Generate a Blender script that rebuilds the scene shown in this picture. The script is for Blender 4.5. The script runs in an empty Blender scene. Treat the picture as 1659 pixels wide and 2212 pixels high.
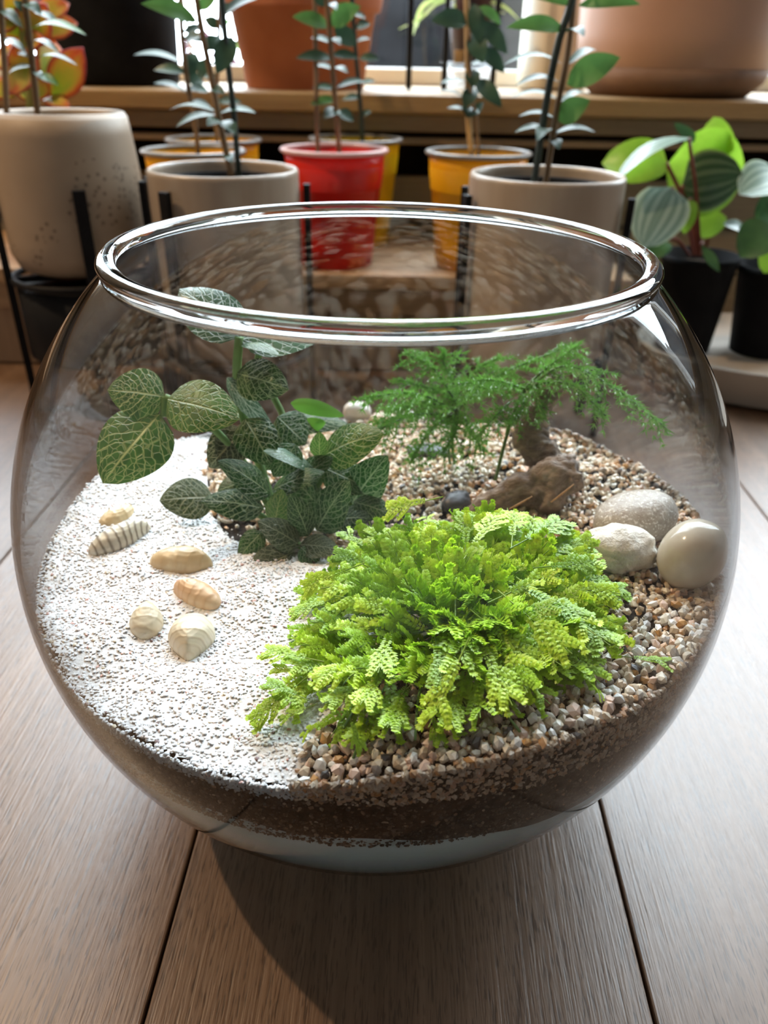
import bpy, math, random
import numpy as np
from mathutils import Matrix, Vector

random.seed(7)
rng = np.random.default_rng(11)
scene = bpy.context.scene
COL = scene.collection

# ------------------------------------------------------------------ camera
F_PX, PITCH, ROLL = 1661.2, 0.5305, 0.0193
CAM = np.array([0.0028, -0.2630, 0.2745])
_fw = np.array([0, math.cos(PITCH), -math.sin(PITCH)])
_up = np.array([0, math.sin(PITCH), math.cos(PITCH)])
_rt = np.array([1.0, 0, 0])
RT = math.cos(ROLL) * _rt + math.sin(ROLL) * _up
UP = -math.sin(ROLL) * _rt + math.cos(ROLL) * _up
FW = _fw
cam_data = bpy.data.cameras.new('camera')
cam = bpy.data.objects.new('camera', cam_data)
COL.objects.link(cam)
cam.matrix_world = Matrix(((RT[0], UP[0], -FW[0], CAM[0]), (RT[1], UP[1], -FW[1], CAM[1]),
                           (RT[2], UP[2], -FW[2], CAM[2]), (0, 0, 0, 1)))
cam_data.sensor_fit = 'VERTICAL'
cam_data.sensor_height = 36.0
cam_data.lens = F_PX * 36.0 / 2212.0
cam_data.clip_start = 0.01
cam_data.clip_end = 200
cam_data.dof.use_dof = True
cam_data.dof.focus_distance = 0.235
cam_data.dof.aperture_fstop = 12.5
scene.camera = cam

# ------------------------------------------------------------------ world, lights, exposure
world = bpy.data.worlds.new('world')
scene.world = world
world.use_nodes = True
bg = world.node_tree.nodes['Background']
bg.inputs[0].default_value = (0.80, 0.91, 1.0, 1)      # even overcast sky
bg.inputs[1].default_value = 18.5

def portal(name, loc, rot, sx, sy):
    d = bpy.data.lights.new(name, 'AREA')
    d.shape = 'RECTANGLE'; d.size = sx; d.size_y = sy
    d.cycles.is_portal = True
    o = bpy.data.objects.new(name, d); COL.objects.link(o)
    o.location = loc; o.rotation_euler = rot
    return o
WIN_Y = 0.98
portal('window_portal', (0.36, WIN_Y + 0.03, 1.2), (-math.pi / 2, 0, 0), 2.48, 1.9)

lamp_d = bpy.data.lights.new('warm_room_lamp', 'POINT')
lamp_d.energy = 58.0
lamp_d.color = (1.0, 0.70, 0.42)
lamp_d.shadow_soft_size = 0.012
lamp = bpy.data.objects.new('warm_room_lamp', lamp_d)
COL.objects.link(lamp)
lamp.location = (-0.97, 0.27, 1.33)

vs = scene.view_settings
vs.view_transform = 'Standard'
vs.look = 'None'
vs.gamma = 1.0
vs.exposure = -0.08
vs.use_curve_mapping = False
cy = scene.cycles
cy.max_bounces = 8
cy.diffuse_bounces = 3
cy.glossy_bounces = 4
cy.transmission_bounces = 8
cy.transparent_max_bounces = 24
cy.caustics_reflective = False
cy.caustics_refractive = False
cy.sample_clamp_indirect = 6.0
cy.use_denoising = True

# ------------------------------------------------------------------ pixel to place
def ray(px, py):
    return FW + (px - 829.5) / F_PX * RT - (py - 1106.0) / F_PX * UP
def at_z(px, py, z):
    d = ray(px, py); return CAM + d * ((z - CAM[2]) / d[2])
def at_y(px, py, Y):
    d = ray(px, py); return CAM + d * ((Y - CAM[1]) / d[1])
def depth(P):
    return float((np.asarray(P) - CAM) @ FW)
def px_size(n, P):
    return n / F_PX * depth(P)
def unit(v):
    v = np.asarray(v, float); n = np.linalg.norm(v); return v / n if n > 1e-12 else v

# ------------------------------------------------------------------ mesh helpers
def mesh(name, verts, faces, smooth=True, mats=(), uv=None, col=None, mat_idx=None):
    me = bpy.data.meshes.new(name)
    me.from_pydata([tuple(map(float, v)) for v in verts], [], [tuple(int(i) for i in f) for f in faces])
    for m in mats: me.materials.append(m)
    if smooth: me.polygons.foreach_set('use_smooth', [True] * len(me.polygons))
    if mat_idx is not None: me.polygons.foreach_set('material_index', mat_idx)
    if uv is not None:
        layer = me.uv_layers.new(name='UVMap')
        li = np.zeros(len(me.loops), int); me.loops.foreach_get('vertex_index', li)
        layer.data.foreach_set('uv', np.asarray(uv, float)[li].ravel())
    if col is not None:
        a = me.color_attributes.new('tint', 'FLOAT_COLOR', 'POINT')
        a.data.foreach_set('color', np.asarray(col, np.float32).ravel())
    me.update()
    return me
def big_mesh(name, V, Fa, mat, smooth=False, col=None):
    """V (n,3), Fa (m,k) arrays with equal face size: fast path."""
    me = bpy.data.meshes.new(name)
    n, (m, k) = len(V), Fa.shape
    me.vertices.add(n); me.vertices.foreach_set('co', V.astype(np.float32).ravel())
    me.loops.add(m * k); me.loops.foreach_set('vertex_index', Fa.astype(np.int32).ravel())
    me.polygons.add(m)
    me.polygons.foreach_set('loop_start', np.arange(0, m * k, k, dtype=np.int32))
    me.polygons.foreach_set('use_smooth', [smooth] * m)
    if col is not None:
        a = me.color_attributes.new('tint', 'FLOAT_COLOR', 'POINT')
        a.data.foreach_set('color', col.astype(np.float32).ravel())
    me.materials.append(mat)
    me.update(calc_edges=True); me.validate()
    return me
def obj(name, me, parent=None, loc=None):
    o = bpy.data.objects.new(name, me); COL.objects.link(o)
    if loc is not None: o.location = loc
    if parent is not None: o.parent = parent
    return o
def tag(o, label=None, cat=None, group=None, kind=None):
    if label: o['label'] = label
    if cat: o['category'] = cat
    if group: o['group'] = group
    if kind: o['kind'] = kind
    return o
def thing(name, loc, label, cat, group=None):
    o = bpy.data.objects.new(name, None); COL.objects.link(o)
    o.location = tuple(map(float, loc)); o.empty_display_size = 0.01
    return tag(o, label, cat, group)
def part(name, me, t, label=None):
    """mesh given in world coordinates becomes a part of thing t"""
    o = bpy.data.objects.new(name, me); COL.objects.link(o)
    o.parent = t
    w = Vector((0, 0, 0)); p = t
    while p is not None:
        w += p.location; p = p.parent
    o.location = -w
    if label: o['label'] = label
    return o
def lathe_data(prof, n=48, c=(0, 0, 0), closed=False):
    V, Fa = [], []
    m = len(prof)
    for r, z in prof:
        for i in range(n):
            a = 2 * math.pi * i / n
            V.append((c[0] + r * math.cos(a), c[1] + r * math.sin(a), c[2] + z))
    for j in range(m if closed else m - 1):
        k = (j + 1) % m
        for i in range(n):
            i2 = (i + 1) % n
            Fa.append((j * n + i, j * n + i2, k * n + i2, k * n + i))
    return V, Fa
def lathe(name, prof, mat, c=(0, 0, 0), n=48, closed=False):
    V, Fa = lathe_data(prof, n, c, closed)
    return mesh(name, V, Fa, True, [mat])
def catmull(P, n):
    P = [np.asarray(p, float) for p in P]
    if len(P) == 2:
        return [P[0] + (P[1] - P[0]) * t for t in np.linspace(0, 1, n)]
    Q = [2 * P[0] - P[1]] + P + [2 * P[-1] - P[-2]]
    out = []
    for s in np.linspace(0, len(P) - 1, n):
        i = min(int(s), len(P) - 2); t = s - i
        a, b, c, d = Q[i], Q[i + 1], Q[i + 2], Q[i + 3]
        out.append(0.5 * (2 * b + (c - a) * t + (2 * a - 5 * b + 4 * c - d) * t * t + (3 * b - a - 3 * c + d) * t ** 3))
    return out
def tube_data(path, radii, n=8, cap=True, off=0):
    path = [np.asarray(p, float) for p in path]
    m = len(path)
    if np.isscalar(radii): radii = [radii] * m
    radii = np.interp(np.linspace(0, 1, m), np.linspace(0, 1, len(radii)), radii)
    V, Fa = [], []
    ref = None
    for i, p in enumerate(path):
        t = unit(path[min(i + 1, m - 1)] - path[max(i - 1, 0)])
        if ref is None:
            ref = np.array([1., 0, 0]) if abs(t[0]) < 0.8 else np.array([0, 1., 0])
        b = unit(np.cross(t, ref)); ref = np.cross(b, t)
        for k in range(n):
            a = 2 * math.pi * k / n
            V.append(p + radii[i] * (math.cos(a) * ref + math.sin(a) * b))
    for i in range(m - 1):
        for k in range(n):
            k2 = (k + 1) % n
            Fa.append((off + i * n + k, off + i * n + k2, off + (i + 1) * n + k2, off + (i + 1) * n + k))
    if cap:
        Fa.append(tuple(off + k for k in range(n))[::-1])
        Fa.append(tuple(off + (m - 1) * n + k for k in range(n)))
    return V, Fa
def tube(name, path, radii, mat, n=8):
    V, Fa = tube_data(path, radii, n)
    return mesh(name, V, Fa, True, [mat])
def box_data(x0, x1, y0, y1, z0, z1, bev=0.0):
    if bev <= 0:
        V = [(x, y, z) for x in (x0, x1) for y in (y0, y1) for z in (z0, z1)]
        Fa = [(0, 1, 3, 2), (4, 6, 7, 5), (0, 4, 5, 1), (2, 3, 7, 6), (0, 2, 6, 4), (1, 5, 7, 3)]
        return V, Fa
    import bmesh
    bm = bmesh.new()
    bmesh.ops.create_cube(bm, size=1)
    for v in bm.verts:
        v.co = ((x0 + x1) / 2 + v.co.x * (x1 - x0), (y0 + y1) / 2 + v.co.y * (y1 - y0), (z0 + z1) / 2 + v.co.z * (z1 - z0))
    bmesh.ops.bevel(bm, geom=bm.edges[:], offset=bev, segments=2, affect='EDGES', profile=0.5)
    bm.verts.index_update()
    V = [tuple(v.co) for v in bm.verts]; Fa = [tuple(v.index for v in f.verts) for f in bm.faces]
    bm.free()
    return V, Fa
def box(name, x0, x1, y0, y1, z0, z1, mat, bev=0.0):
    V, Fa = box_data(x0, x1, y0, y1, z0, z1, bev)
    return mesh(name, V, Fa, False, [mat])

# ------------------------------------------------------------------ materials
def new_mat(name):
    m = bpy.data.materials.new(name); m.use_nodes = True
    nt = m.node_tree
    return m, nt, nt.nodes['Principled BSDF'], nt.nodes['Material Output']
def rgba(c): return (c[0], c[1], c[2], 1.0)
def N(nt, t, **kw):
    n = nt.nodes.new(t)
    for k, v in kw.items(): setattr(n, k, v)
    return n
def math_node(nt, op, a, b=None, clamp=False):
    n = N(nt, 'ShaderNodeMath', operation=op); n.use_clamp = clamp
    for i, v in enumerate((a, b)):
        if v is None: continue
        if isinstance(v, (int, float)): n.inputs[i].default_value = v
        else: nt.links.new(v, n.inputs[i])
    return n.outputs[0]
def mixcol(nt, fac, a, b, mode='MIX'):
    n = N(nt, 'ShaderNodeMix', data_type='RGBA', blend_type=mode)
    for s, v in ((n.inputs[0], fac), (n.inputs[6], a), (n.inputs[7], b)):
        if isinstance(v, (int, float)): s.default_value = v
        elif isinstance(v, tuple): s.default_value = rgba(v)
        else: nt.links.new(v, s)
    return n.outputs[2]
def ramp(nt, fac, stops):
    n = N(nt, 'ShaderNodeValToRGB')
    el = n.color_ramp.elements
    while len(el) < len(stops): el.new(0.5)
    for e, (p, c) in zip(el, stops): e.position = p; e.color = rgba(c)
    nt.links.new(fac, n.inputs[0])
    return n.outputs[0]
def coords(nt, scale=(1, 1, 1), kind='Object'):
    tc = N(nt, 'ShaderNodeTexCoord'); mp = N(nt, 'ShaderNodeMapping')
    mp.inputs['Scale'].default_value = scale
    nt.links.new(tc.outputs[kind], mp.inputs[0])
    return mp.outputs[0]
def noise(nt, vec, scale, detail=4, rough=0.55, dist=0.0):
    n = N(nt, 'ShaderNodeTexNoise')
    n.inputs['Scale'].default_value = scale; n.inputs['Detail'].default_value = detail
    n.inputs['Roughness'].default_value = rough; n.inputs['Distortion'].default_value = dist
    nt.links.new(vec, n.inputs['Vector'])
    return n.outputs[0]
def bump(nt, h, strength, distance, bsdf):
    b = N(nt, 'ShaderNodeBump')
    b.inputs['Strength'].default_value = strength; b.inputs['Distance'].default_value = distance
    nt.links.new(h, b.inputs['Height']); nt.links.new(b.outputs[0], bsdf.inputs['Normal'])
    return b
def plain(name, c, rough=0.5, spec=0.5, metal=0.0, c2=None, scale=20, bumps=0.0, stretch=(1, 1, 1), lo=0.35, hi=0.65):
    m, nt, b, o = new_mat(name)
    b.inputs['Roughness'].default_value = rough
    b.inputs['Specular IOR Level'].default_value = spec
    b.inputs['Metallic'].default_value = metal
    b.inputs['Base Color'].default_value = rgba(c)
    if c2 is not None or bumps:
        v = coords(nt, stretch)
        f = noise(nt, v, scale)
        if c2 is not None:
            nt.links.new(ramp(nt, f, [(lo, c), (hi, c2)]), b.inputs['Base Color'])
        if bumps: bump(nt, f, bumps, 0.002, b)
    return m
def foliage(name, c1, c2, scale=60, rough=0.35, trans=0.35, tint_var=0.25, tcol=None, spec=0.5, bumps=0.0):
    """leaf tissue: glossy face, some light shining through"""
    m, nt, b, o = new_mat(name)
    v = coords(nt)
    f = noise(nt, v, scale, 3)
    colr = ramp(nt, f, [(0.3, c1), (0.7, c2)])
    oi = N(nt, 'ShaderNodeObjectInfo')
    hs = N(nt, 'ShaderNodeHueSaturation')
    nt.links.new(colr, hs.inputs['Color'])
    nt.links.new(math_node(nt, 'ADD', math_node(nt, 'MULTIPLY', oi.outputs['Random'], tint_var), 1 - tint_var / 2), hs.inputs['Value'])
    colr = hs.outputs[0]
    nt.links.new(colr, b.inputs['Base Color'])
    b.inputs['Roughness'].default_value = rough
    b.inputs['Specular IOR Level'].default_value = spec
    if bumps: bump(nt, f, bumps, 0.001, b)
    t = N(nt, 'ShaderNodeBsdfTranslucent')
    if tcol: nt.links.new(mixcol(nt, 0.6, colr, tcol), t.inputs[0])
    else: nt.links.new(colr, t.inputs[0])
    mx = N(nt, 'ShaderNodeMixShader'); mx.inputs[0].default_value = trans
    nt.links.new(b.outputs[0], mx.inputs[1]); nt.links.new(t.outputs[0], mx.inputs[2])
    nt.links.new(mx.outputs[0], o.inputs[0])
    return m
def thin_glass(name, edge=(0.62, 0.68, 0.70), f0=0.04, rough=0.0, power=3.0):
    """clear glass wall: lets light straight through, mirrors more towards grazing, tints where the path in the glass is long"""
    m, nt, b, o = new_mat(name)
    nt.nodes.remove(b)
    lw = N(nt, 'ShaderNodeLayerWeight'); lw.inputs[0].default_value = 0.5
    fc = lw.outputs['Facing']
    fr = math_node(nt, 'ADD', math_node(nt, 'MULTIPLY', math_node(nt, 'POWER', fc, 5.0), 1 - f0), f0, True)
    tr = N(nt, 'ShaderNodeBsdfTransparent'); gl = N(nt, 'ShaderNodeBsdfGlossy')
    gl.inputs['Roughness'].default_value = rough
    nt.links.new(mixcol(nt, math_node(nt, 'POWER', fc, power), (0.985, 0.99, 0.99), edge), tr.inputs[0])
    mx = N(nt, 'ShaderNodeMixShader')
    nt.links.new(fr, mx.inputs[0]); nt.links.new(tr.outputs[0], mx.inputs[1]); nt.links.new(gl.outputs[0], mx.inputs[2])
    nt.links.new(mx.outputs[0], o.inputs[0])
    return m
def tint_mat(name, rough=0.4, trans=0.0, spec=0.5, soft=0.0):
    """grains whose own colours are stored per grain"""
    m, nt, b, o = new_mat(name)
    a = N(nt, 'ShaderNodeAttribute', attribute_name='tint')
    v = coords(nt)
    f = noise(nt, v, 900, 2)
    colr = mixcol(nt, 0.35, a.outputs[0], ramp(nt, f, [(0.3, (0.72, 0.70, 0.69)), (0.7, (1, 1, 1))]), 'MULTIPLY')
    nt.links.new(colr, b.inputs['Base Color'])
    b.inputs['Roughness'].default_value = rough
    b.inputs['Specular IOR Level'].default_value = spec
    if soft:      # light scattered about inside the bed softens the shading of single grains
        ge = N(nt, 'ShaderNodeNewGeometry')
        mn = N(nt, 'ShaderNodeMix', data_type='VECTOR'); mn.inputs[0].default_value = soft
        nt.links.new(ge.outputs['Normal'], mn.inputs[4]); mn.inputs[5].default_value = (0, -0.05, 1)
        nv = N(nt, 'ShaderNodeVectorMath', operation='NORMALIZE'); nt.links.new(mn.outputs[1], nv.inputs[0])
        nt.links.new(nv.outputs[0], b.inputs['Normal'])
    if trans:
        t = N(nt, 'ShaderNodeBsdfTranslucent'); nt.links.new(colr, t.inputs[0])
        mx = N(nt, 'ShaderNodeMixShader'); mx.inputs[0].default_value = trans
        nt.links.new(b.outputs[0], mx.inputs[1]); nt.links.new(t.outputs[0], mx.inputs[2])
        nt.links.new(mx.outputs[0], o.inputs[0])
    return m

def wood_mat(name, dark, mid, light, axis=1, rough=0.4, spec=0.5, pore=0.35, scale=1.0, bump_s=0.35, vary=0.3):
    """boards: long grain along one axis, fine pores, a tone for each board"""
    m, nt, b, o = new_mat(name)
    s = [38 * scale] * 3; s[axis] = 1.6 * scale
    s2 = [1500 * scale] * 3; s2[axis] = 120 * scale
    s3 = [520 * scale] * 3; s3[axis] = 14 * scale
    oi = N(nt, 'ShaderNodeObjectInfo')
    tc = N(nt, 'ShaderNodeTexCoord')
    add = N(nt, 'ShaderNodeVectorMath', operation='ADD')
    comb = N(nt, 'ShaderNodeCombineXYZ')
    r20 = math_node(nt, 'MULTIPLY', oi.outputs['Random'], 17.0)
    for k in range(3): nt.links.new(r20, comb.inputs[k])
    nt.links.new(tc.outputs['Object'], add.inputs[0]); nt.links.new(comb.outputs[0], add.inputs[1])
    def mp(sc):
        n = N(nt, 'ShaderNodeMapping'); n.inputs['Scale'].default_value = sc
        nt.links.new(add.outputs[0], n.inputs[0]); return n.outputs[0]
    g = noise(nt, mp(s), 1.0, 5, 0.6, 0.6)
    p = noise(nt, mp(s2), 1.0, 2, 0.5)
    g3 = noise(nt, mp(s3), 1.0, 3, 0.5, 1.2)
    base = ramp(nt, math_node(nt, 'ADD', math_node(nt, 'MULTIPLY', g, .6), math_node(nt, 'MULTIPLY', g3, .4)), [(0.3, dark), (0.5, mid), (0.7, light)])
    pm = ramp(nt, p, [(0.36, (1, 1, 1)), (0.44, (0, 0, 0))])
    pores = math_node(nt, 'MULTIPLY', pm, pore)
    colr = mixcol(nt, pores, base, tuple(0.35 * x for x in dark))
    hs = N(nt, 'ShaderNodeHueSaturation'); nt.links.new(colr, hs.inputs['Color'])
    nt.links.new(math_node(nt, 'ADD', math_node(nt, 'MULTIPLY', oi.outputs['Random'], vary), 1 - vary / 2), hs.inputs['Value'])
    nt.links.new(hs.outputs[0], b.inputs['Base Color'])
    b.inputs['Roughness'].default_value = rough
    b.inputs['Specular IOR Level'].default_value = spec
    nt.links.new(math_node(nt, 'ADD', math_node(nt, 'MULTIPLY', p, 0.22), rough - 0.11), b.inputs['Roughness'])
    bump(nt, math_node(nt, 'ADD', math_node(nt, 'MULTIPLY', p, .5), g3), bump_s, 0.0006, b)
    return m
def nerve_mat(name, dark, mid, vein, netting=0.55, trans=0.25, rough=0.42):
    """leaf with a pale midrib, curved side veins and a fine net between them, laid out along the leaf's own length and width"""
    m, nt, b, o = new_mat(name)
    tc = N(nt, 'ShaderNodeTexCoord'); sp = N(nt, 'ShaderNodeSeparateXYZ')
    oi = N(nt, 'ShaderNodeObjectInfo')
    nz = N(nt, 'ShaderNodeTexNoise'); nz.inputs['Scale'].default_value = 5.0; nz.inputs['Detail'].default_value = 2
    ofs = N(nt, 'ShaderNodeVectorMath', operation='ADD')
    cb = N(nt, 'ShaderNodeCombineXYZ')
    for k in range(3): nt.links.new(math_node(nt, 'MULTIPLY', oi.outputs['Random'], 31.0), cb.inputs[k])
    nt.links.new(tc.outputs['UV'], ofs.inputs[0]); nt.links.new(cb.outputs[0], ofs.inputs[1])
    nt.links.new(ofs.outputs[0], nz.inputs['Vector'])
    nt.links.new(tc.outputs['UV'], sp.inputs[0])
    wob = math_node(nt, 'MULTIPLY', math_node(nt, 'SUBTRACT', nz.outputs[0], 0.5), 0.16)
    u = math_node(nt, 'MULTIPLY', math_node(nt, 'SUBTRACT', sp.outputs[0], 0.5), 2.0)
    v = sp.outputs[1]
    au = math_node(nt, 'ABSOLUTE', math_node(nt, 'ADD', u, math_node(nt, 'MULTIPLY', wob, 0.25)))
    side = math_node(nt, 'MULTIPLY', math_node(nt, 'GREATER_THAN', u, 0.0), 0.45)
    # side veins sweep towards the tip
    w = math_node(nt, 'SUBTRACT', v, math_node(nt, 'MULTIPLY', math_node(nt, 'POWER', au, 1.25), 0.36))
    w = math_node(nt, 'ADD', math_node(nt, 'MULTIPLY', math_node(nt, 'ADD', w, wob), 7.0), side)
    fr = math_node(nt, 'ABSOLUTE', math_node(nt, 'SUBTRACT', math_node(nt, 'FRACT', math_node(nt, 'ADD', w, 10.0)), 0.5))
    lat = math_node(nt, 'SUBTRACT', 1.0, math_node(nt, 'MULTIPLY', fr, 11.0), True)
    mid_v = math_node(nt, 'SUBTRACT', 1.0, math_node(nt, 'MULTIPLY', au, 16.0), True)
    vo = N(nt, 'ShaderNodeTexVoronoi', feature='DISTANCE_TO_EDGE')
    vo.inputs['Scale'].default_value = 1.0
    mp = N(nt, 'ShaderNodeMapping'); mp.inputs['Scale'].default_value = (8, 11, 1)
    nt.links.new(ofs.outputs[0], mp.inputs[0]); nt.links.new(mp.outputs[0], vo.inputs['Vector'])
    net = math_node(nt, 'MULTIPLY', math_node(nt, 'SUBTRACT', 1.0, math_node(nt, 'MULTIPLY', vo.outputs[0], 13.0), True), netting)
    veins = math_node(nt, 'MAXIMUM', math_node(nt, 'MAXIMUM', lat, mid_v), net)
    veins = math_node(nt, 'MULTIPLY', veins, 0.9)
    body = ramp(nt, nz.outputs[0], [(0.35, dark), (0.65, mid)])
    hs = N(nt, 'ShaderNodeHueSaturation'); nt.links.new(body, hs.inputs['Color'])
    nt.links.new(math_node(nt, 'ADD', math_node(nt, 'MULTIPLY', oi.outputs['Random'], 0.5), 0.75), hs.inputs['Value'])
    colr = mixcol(nt, veins, hs.outputs[0], vein)
    nt.links.new(colr, b.inputs['Base Color'])
    b.inputs['Roughness'].default_value = rough
    h = math_node(nt, 'SUBTRACT', 1.0, math_node(nt, 'MAXIMUM', math_node(nt, 'MAXIMUM', lat, mid_v), net))
    bump(nt, h, 0.5, 0.0012, b)
    t = N(nt, 'ShaderNodeBsdfTranslucent'); nt.links.new(colr, t.inputs[0])
    mx = N(nt, 'ShaderNodeMixShader'); mx.inputs[0].default_value = trans
    nt.links.new(b.outputs[0], mx.inputs[1]); nt.links.new(t.outputs[0], mx.inputs[2])
    nt.links.new(mx.outputs[0], o.inputs[0])
    return m
def stripe_leaf_mat(name, dark, light, edge):
    """rounded leaf with silver bands running from stalk to tip like a melon rind"""
    m, nt, b, o = new_mat(name)
    tc = N(nt, 'ShaderNodeTexCoord'); sp = N(nt, 'ShaderNodeSeparateXYZ'); nt.links.new(tc.outputs['UV'], sp.inputs[0])
    u = math_node(nt, 'ABSOLUTE', math_node(nt, 'MULTIPLY', math_node(nt, 'SUBTRACT', sp.outputs[0], 0.5), 2.0))
    s = math_node(nt, 'SINE', math_node(nt, 'MULTIPLY', u, 19.0))
    band = math_node(nt, 'ADD', math_node(nt, 'MULTIPLY', s, 0.5), 0.5)
    colr = mixcol(nt, band, light, dark)
    rim = math_node(nt, 'MULTIPLY', math_node(nt, 'GREATER_THAN', u, 0.93), 0.9)
    colr = mixcol(nt, rim, colr, edge)
    nt.links.new(colr, b.inputs['Base Color']); b.inputs['Roughness'].default_value = 0.28
    t = N(nt, 'ShaderNodeBsdfTranslucent'); nt.links.new(colr, t.inputs[0])
    mx = N(nt, 'ShaderNodeMixShader'); mx.inputs[0].default_value = 0.25
    nt.links.new(b.outputs[0], mx.inputs[1]); nt.links.new(t.outputs[0], mx.inputs[2])
    nt.links.new(mx.outputs[0], o.inputs[0])
    return m
def succulent_mat(name):
    m, nt, b, o = new_mat(name)
    tc = N(nt, 'ShaderNodeTexCoord'); sp = N(nt, 'ShaderNodeSeparateXYZ'); nt.links.new(tc.outputs['UV'], sp.inputs[0])
    u = math_node(nt, 'ABSOLUTE', math_node(nt, 'MULTIPLY', math_node(nt, 'SUBTRACT', sp.outputs[0], 0.5), 2.0))
    e = math_node(nt, 'MAXIMUM', u, math_node(nt, 'MULTIPLY', sp.outputs[1], 0.93))
    nz = noise(nt, tc.outputs['UV'], 4.0, 3)
    e = math_node(nt, 'ADD', e, math_node(nt, 'MULTIPLY', math_node(nt, 'SUBTRACT', nz, 0.5), 0.5))
    colr = ramp(nt, e, [(0.3, (0.42, 0.52, 0.08)), (0.62, (0.66, 0.50, 0.10)), (0.85, (0.72, 0.20, 0.08)), (0.97, (0.40, 0.05, 0.05))])
    nt.links.new(colr, b.inputs['Base Color']); b.inputs['Roughness'].default_value = 0.35
    t = N(nt, 'ShaderNodeBsdfTranslucent'); nt.links.new(colr, t.inputs[0])
    mx = N(nt, 'ShaderNodeMixShader'); mx.inputs[0].default_value = 0.4
    nt.links.new(b.outputs[0], mx.inputs[1]); nt.links.new(t.outputs[0], mx.inputs[2])
    nt.links.new(mx.outputs[0], o.inputs[0])
    return m

# ------------------------------------------------------------------ leaves
def leaf_mesh(name, base, tip, width, nrm, mat, shape=(0.8, 0.75), cup=0.12, bend=0.08, nl=9, nw=5, thick=0.0, wave=0.0, tipw=0.0, seed=0):
    base = np.asarray(base, float); tip = np.asarray(tip, float)
    ax = tip - base; L = np.linalg.norm(ax); ax = ax / L
    nrm = np.asarray(nrm, float); nrm = unit(nrm - ax * (nrm @ ax))
    side = np.cross(ax, nrm)
    V, UV, Fa = [], [], []
    lr = np.random.default_rng(seed + 1)
    ph = lr.uniform(0, 6.28, 2)
    for i in range(nl + 1):
        t = i / nl
        wd = width / 2 * max(math.sin(math.pi * min(1, t) ** shape[0]), 0.0) ** shape[1] if 0 < t < 1 else 0.0
        wd = max(wd, width * 0.03 if t < 1 else width * max(tipw, 0.004))
        c = base + ax * (L * t) + nrm * (bend * L * math.sin(math.pi * t * 0.9) - bend * L * 0.3 * t * t)
        for j in range(nw + 1):
            u = -1 + 2 * j / nw
            p = c + side * (u * wd) + nrm * (cup * wd * (abs(u) ** 1.6) + wave * wd * math.sin(5 * t + ph[0] + 2 * u) )
            V.append(p); UV.append((j / nw, t))
    for i in range(nl):
        for j in range(nw):
            a = i * (nw + 1) + j
            Fa.append((a, a + 1, a + nw + 2, a + nw + 1))
    if thick > 0:
        n0 = len(V)
        V2 = [v - nrm * thick * (1 - 0.0) for v in V]
        Fa2 = [tuple(n0 + k for k in f[::-1]) for f in Fa]
        edge = []
        top = list(range(nw + 1)); W = nw + 1
        loop = [j for j in range(W)] + [i * W + nw for i in range(1, nl + 1)] + [nl * W + j for j in range(nw - 1, -1, -1)] + [i * W for i in range(nl - 1, 0, -1)]
        for a, bb in zip(loop, loop[1:] + loop[:1]): edge.append((bb, a, n0 + a, n0 + bb))
        V += V2; UV += UV; Fa = Fa + Fa2 + edge
    return mesh(name, V, Fa, True, [mat], uv=UV)
def facing(P, t=0.4, extra=(0, 0, 0)):
    """a normal between straight at the viewer and straight up"""
    return unit((1 - t) * unit(CAM - np.asarray(P)) + t * np.array([0, 0, 1.0]) + np.asarray(extra))

# value noise for shapes
_perm = rng.permutation(512)
def vnoise(P, s):
    P = np.atleast_2d(np.asarray(P, float)) * s
    i = np.floor(P).astype(int); fr = P - i; fr = fr * fr * (3 - 2 * fr)
    def h(ix, iy, iz):
        return (_perm[(_perm[(_perm[ix & 511] + iy) & 511] + iz) & 511] / 511.0)
    out = 0
    for dx in (0, 1):
        for dy in (0, 1):
            for dz in (0, 1):
                w = (fr[:, 0] if dx else 1 - fr[:, 0]) * (fr[:, 1] if dy else 1 - fr[:, 1]) * (fr[:, 2] if dz else 1 - fr[:, 2])
                out = out + w * h(i[:, 0] + dx, i[:, 1] + dy, i[:, 2] + dz)
    return out - 0.5
def ico(sub):
    import bmesh
    bm = bmesh.new(); bmesh.ops.create_icosphere(bm, subdivisions=sub, radius=1.0)
    bm.verts.index_update()
    V = np.array([v.co[:] for v in bm.verts]); Fa = np.array([[v.index for v in f.verts] for f in bm.faces])
    bm.free(); return V, Fa
ICO1, ICO1F = ico(1)
ICO3, ICO3F = ico(3)
ICO4, ICO4F = ico(4)

# ================================================================== the setting
M_floor = wood_mat('floor_oak', (0.085, 0.048, 0.028), (0.14, 0.082, 0.048), (0.20, 0.124, 0.078), axis=1, rough=0.36, spec=0.64, pore=0.6, vary=0.18)
M_gap = plain('gap_dark', (0.02, 0.014, 0.010), 0.9, 0.1, c2=(0.03, 0.02, 0.015))
M_pine = wood_mat('sill_pine', (0.17, 0.10, 0.036), (0.27, 0.17, 0.072), (0.37, 0.25, 0.115), axis=0, rough=0.5, pore=0.12, scale=0.8)
M_fascia = wood_mat('fascia_wood', (0.16, 0.105, 0.06), (0.22, 0.15, 0.085), (0.28, 0.20, 0.12), axis=0, rough=0.6, pore=0.15, scale=0.8)
M_panel = wood_mat('panel_wood', (0.20, 0.15, 0.085), (0.27, 0.205, 0.125), (0.33, 0.26, 0.165), axis=0, rough=0.65, pore=0.1, scale=0.6)
M_bench = wood_mat('bench_wood', (0.27, 0.155, 0.07), (0.38, 0.235, 0.12), (0.48, 0.31, 0.17), axis=0, rough=0.5, pore=0.15, scale=0.7)
M_bench_v = wood_mat('bench_front_wood', (0.23, 0.14, 0.075), (0.31, 0.195, 0.11), (0.39, 0.26, 0.15), axis=2, rough=0.55, pore=0.15, scale=0.7)
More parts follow.
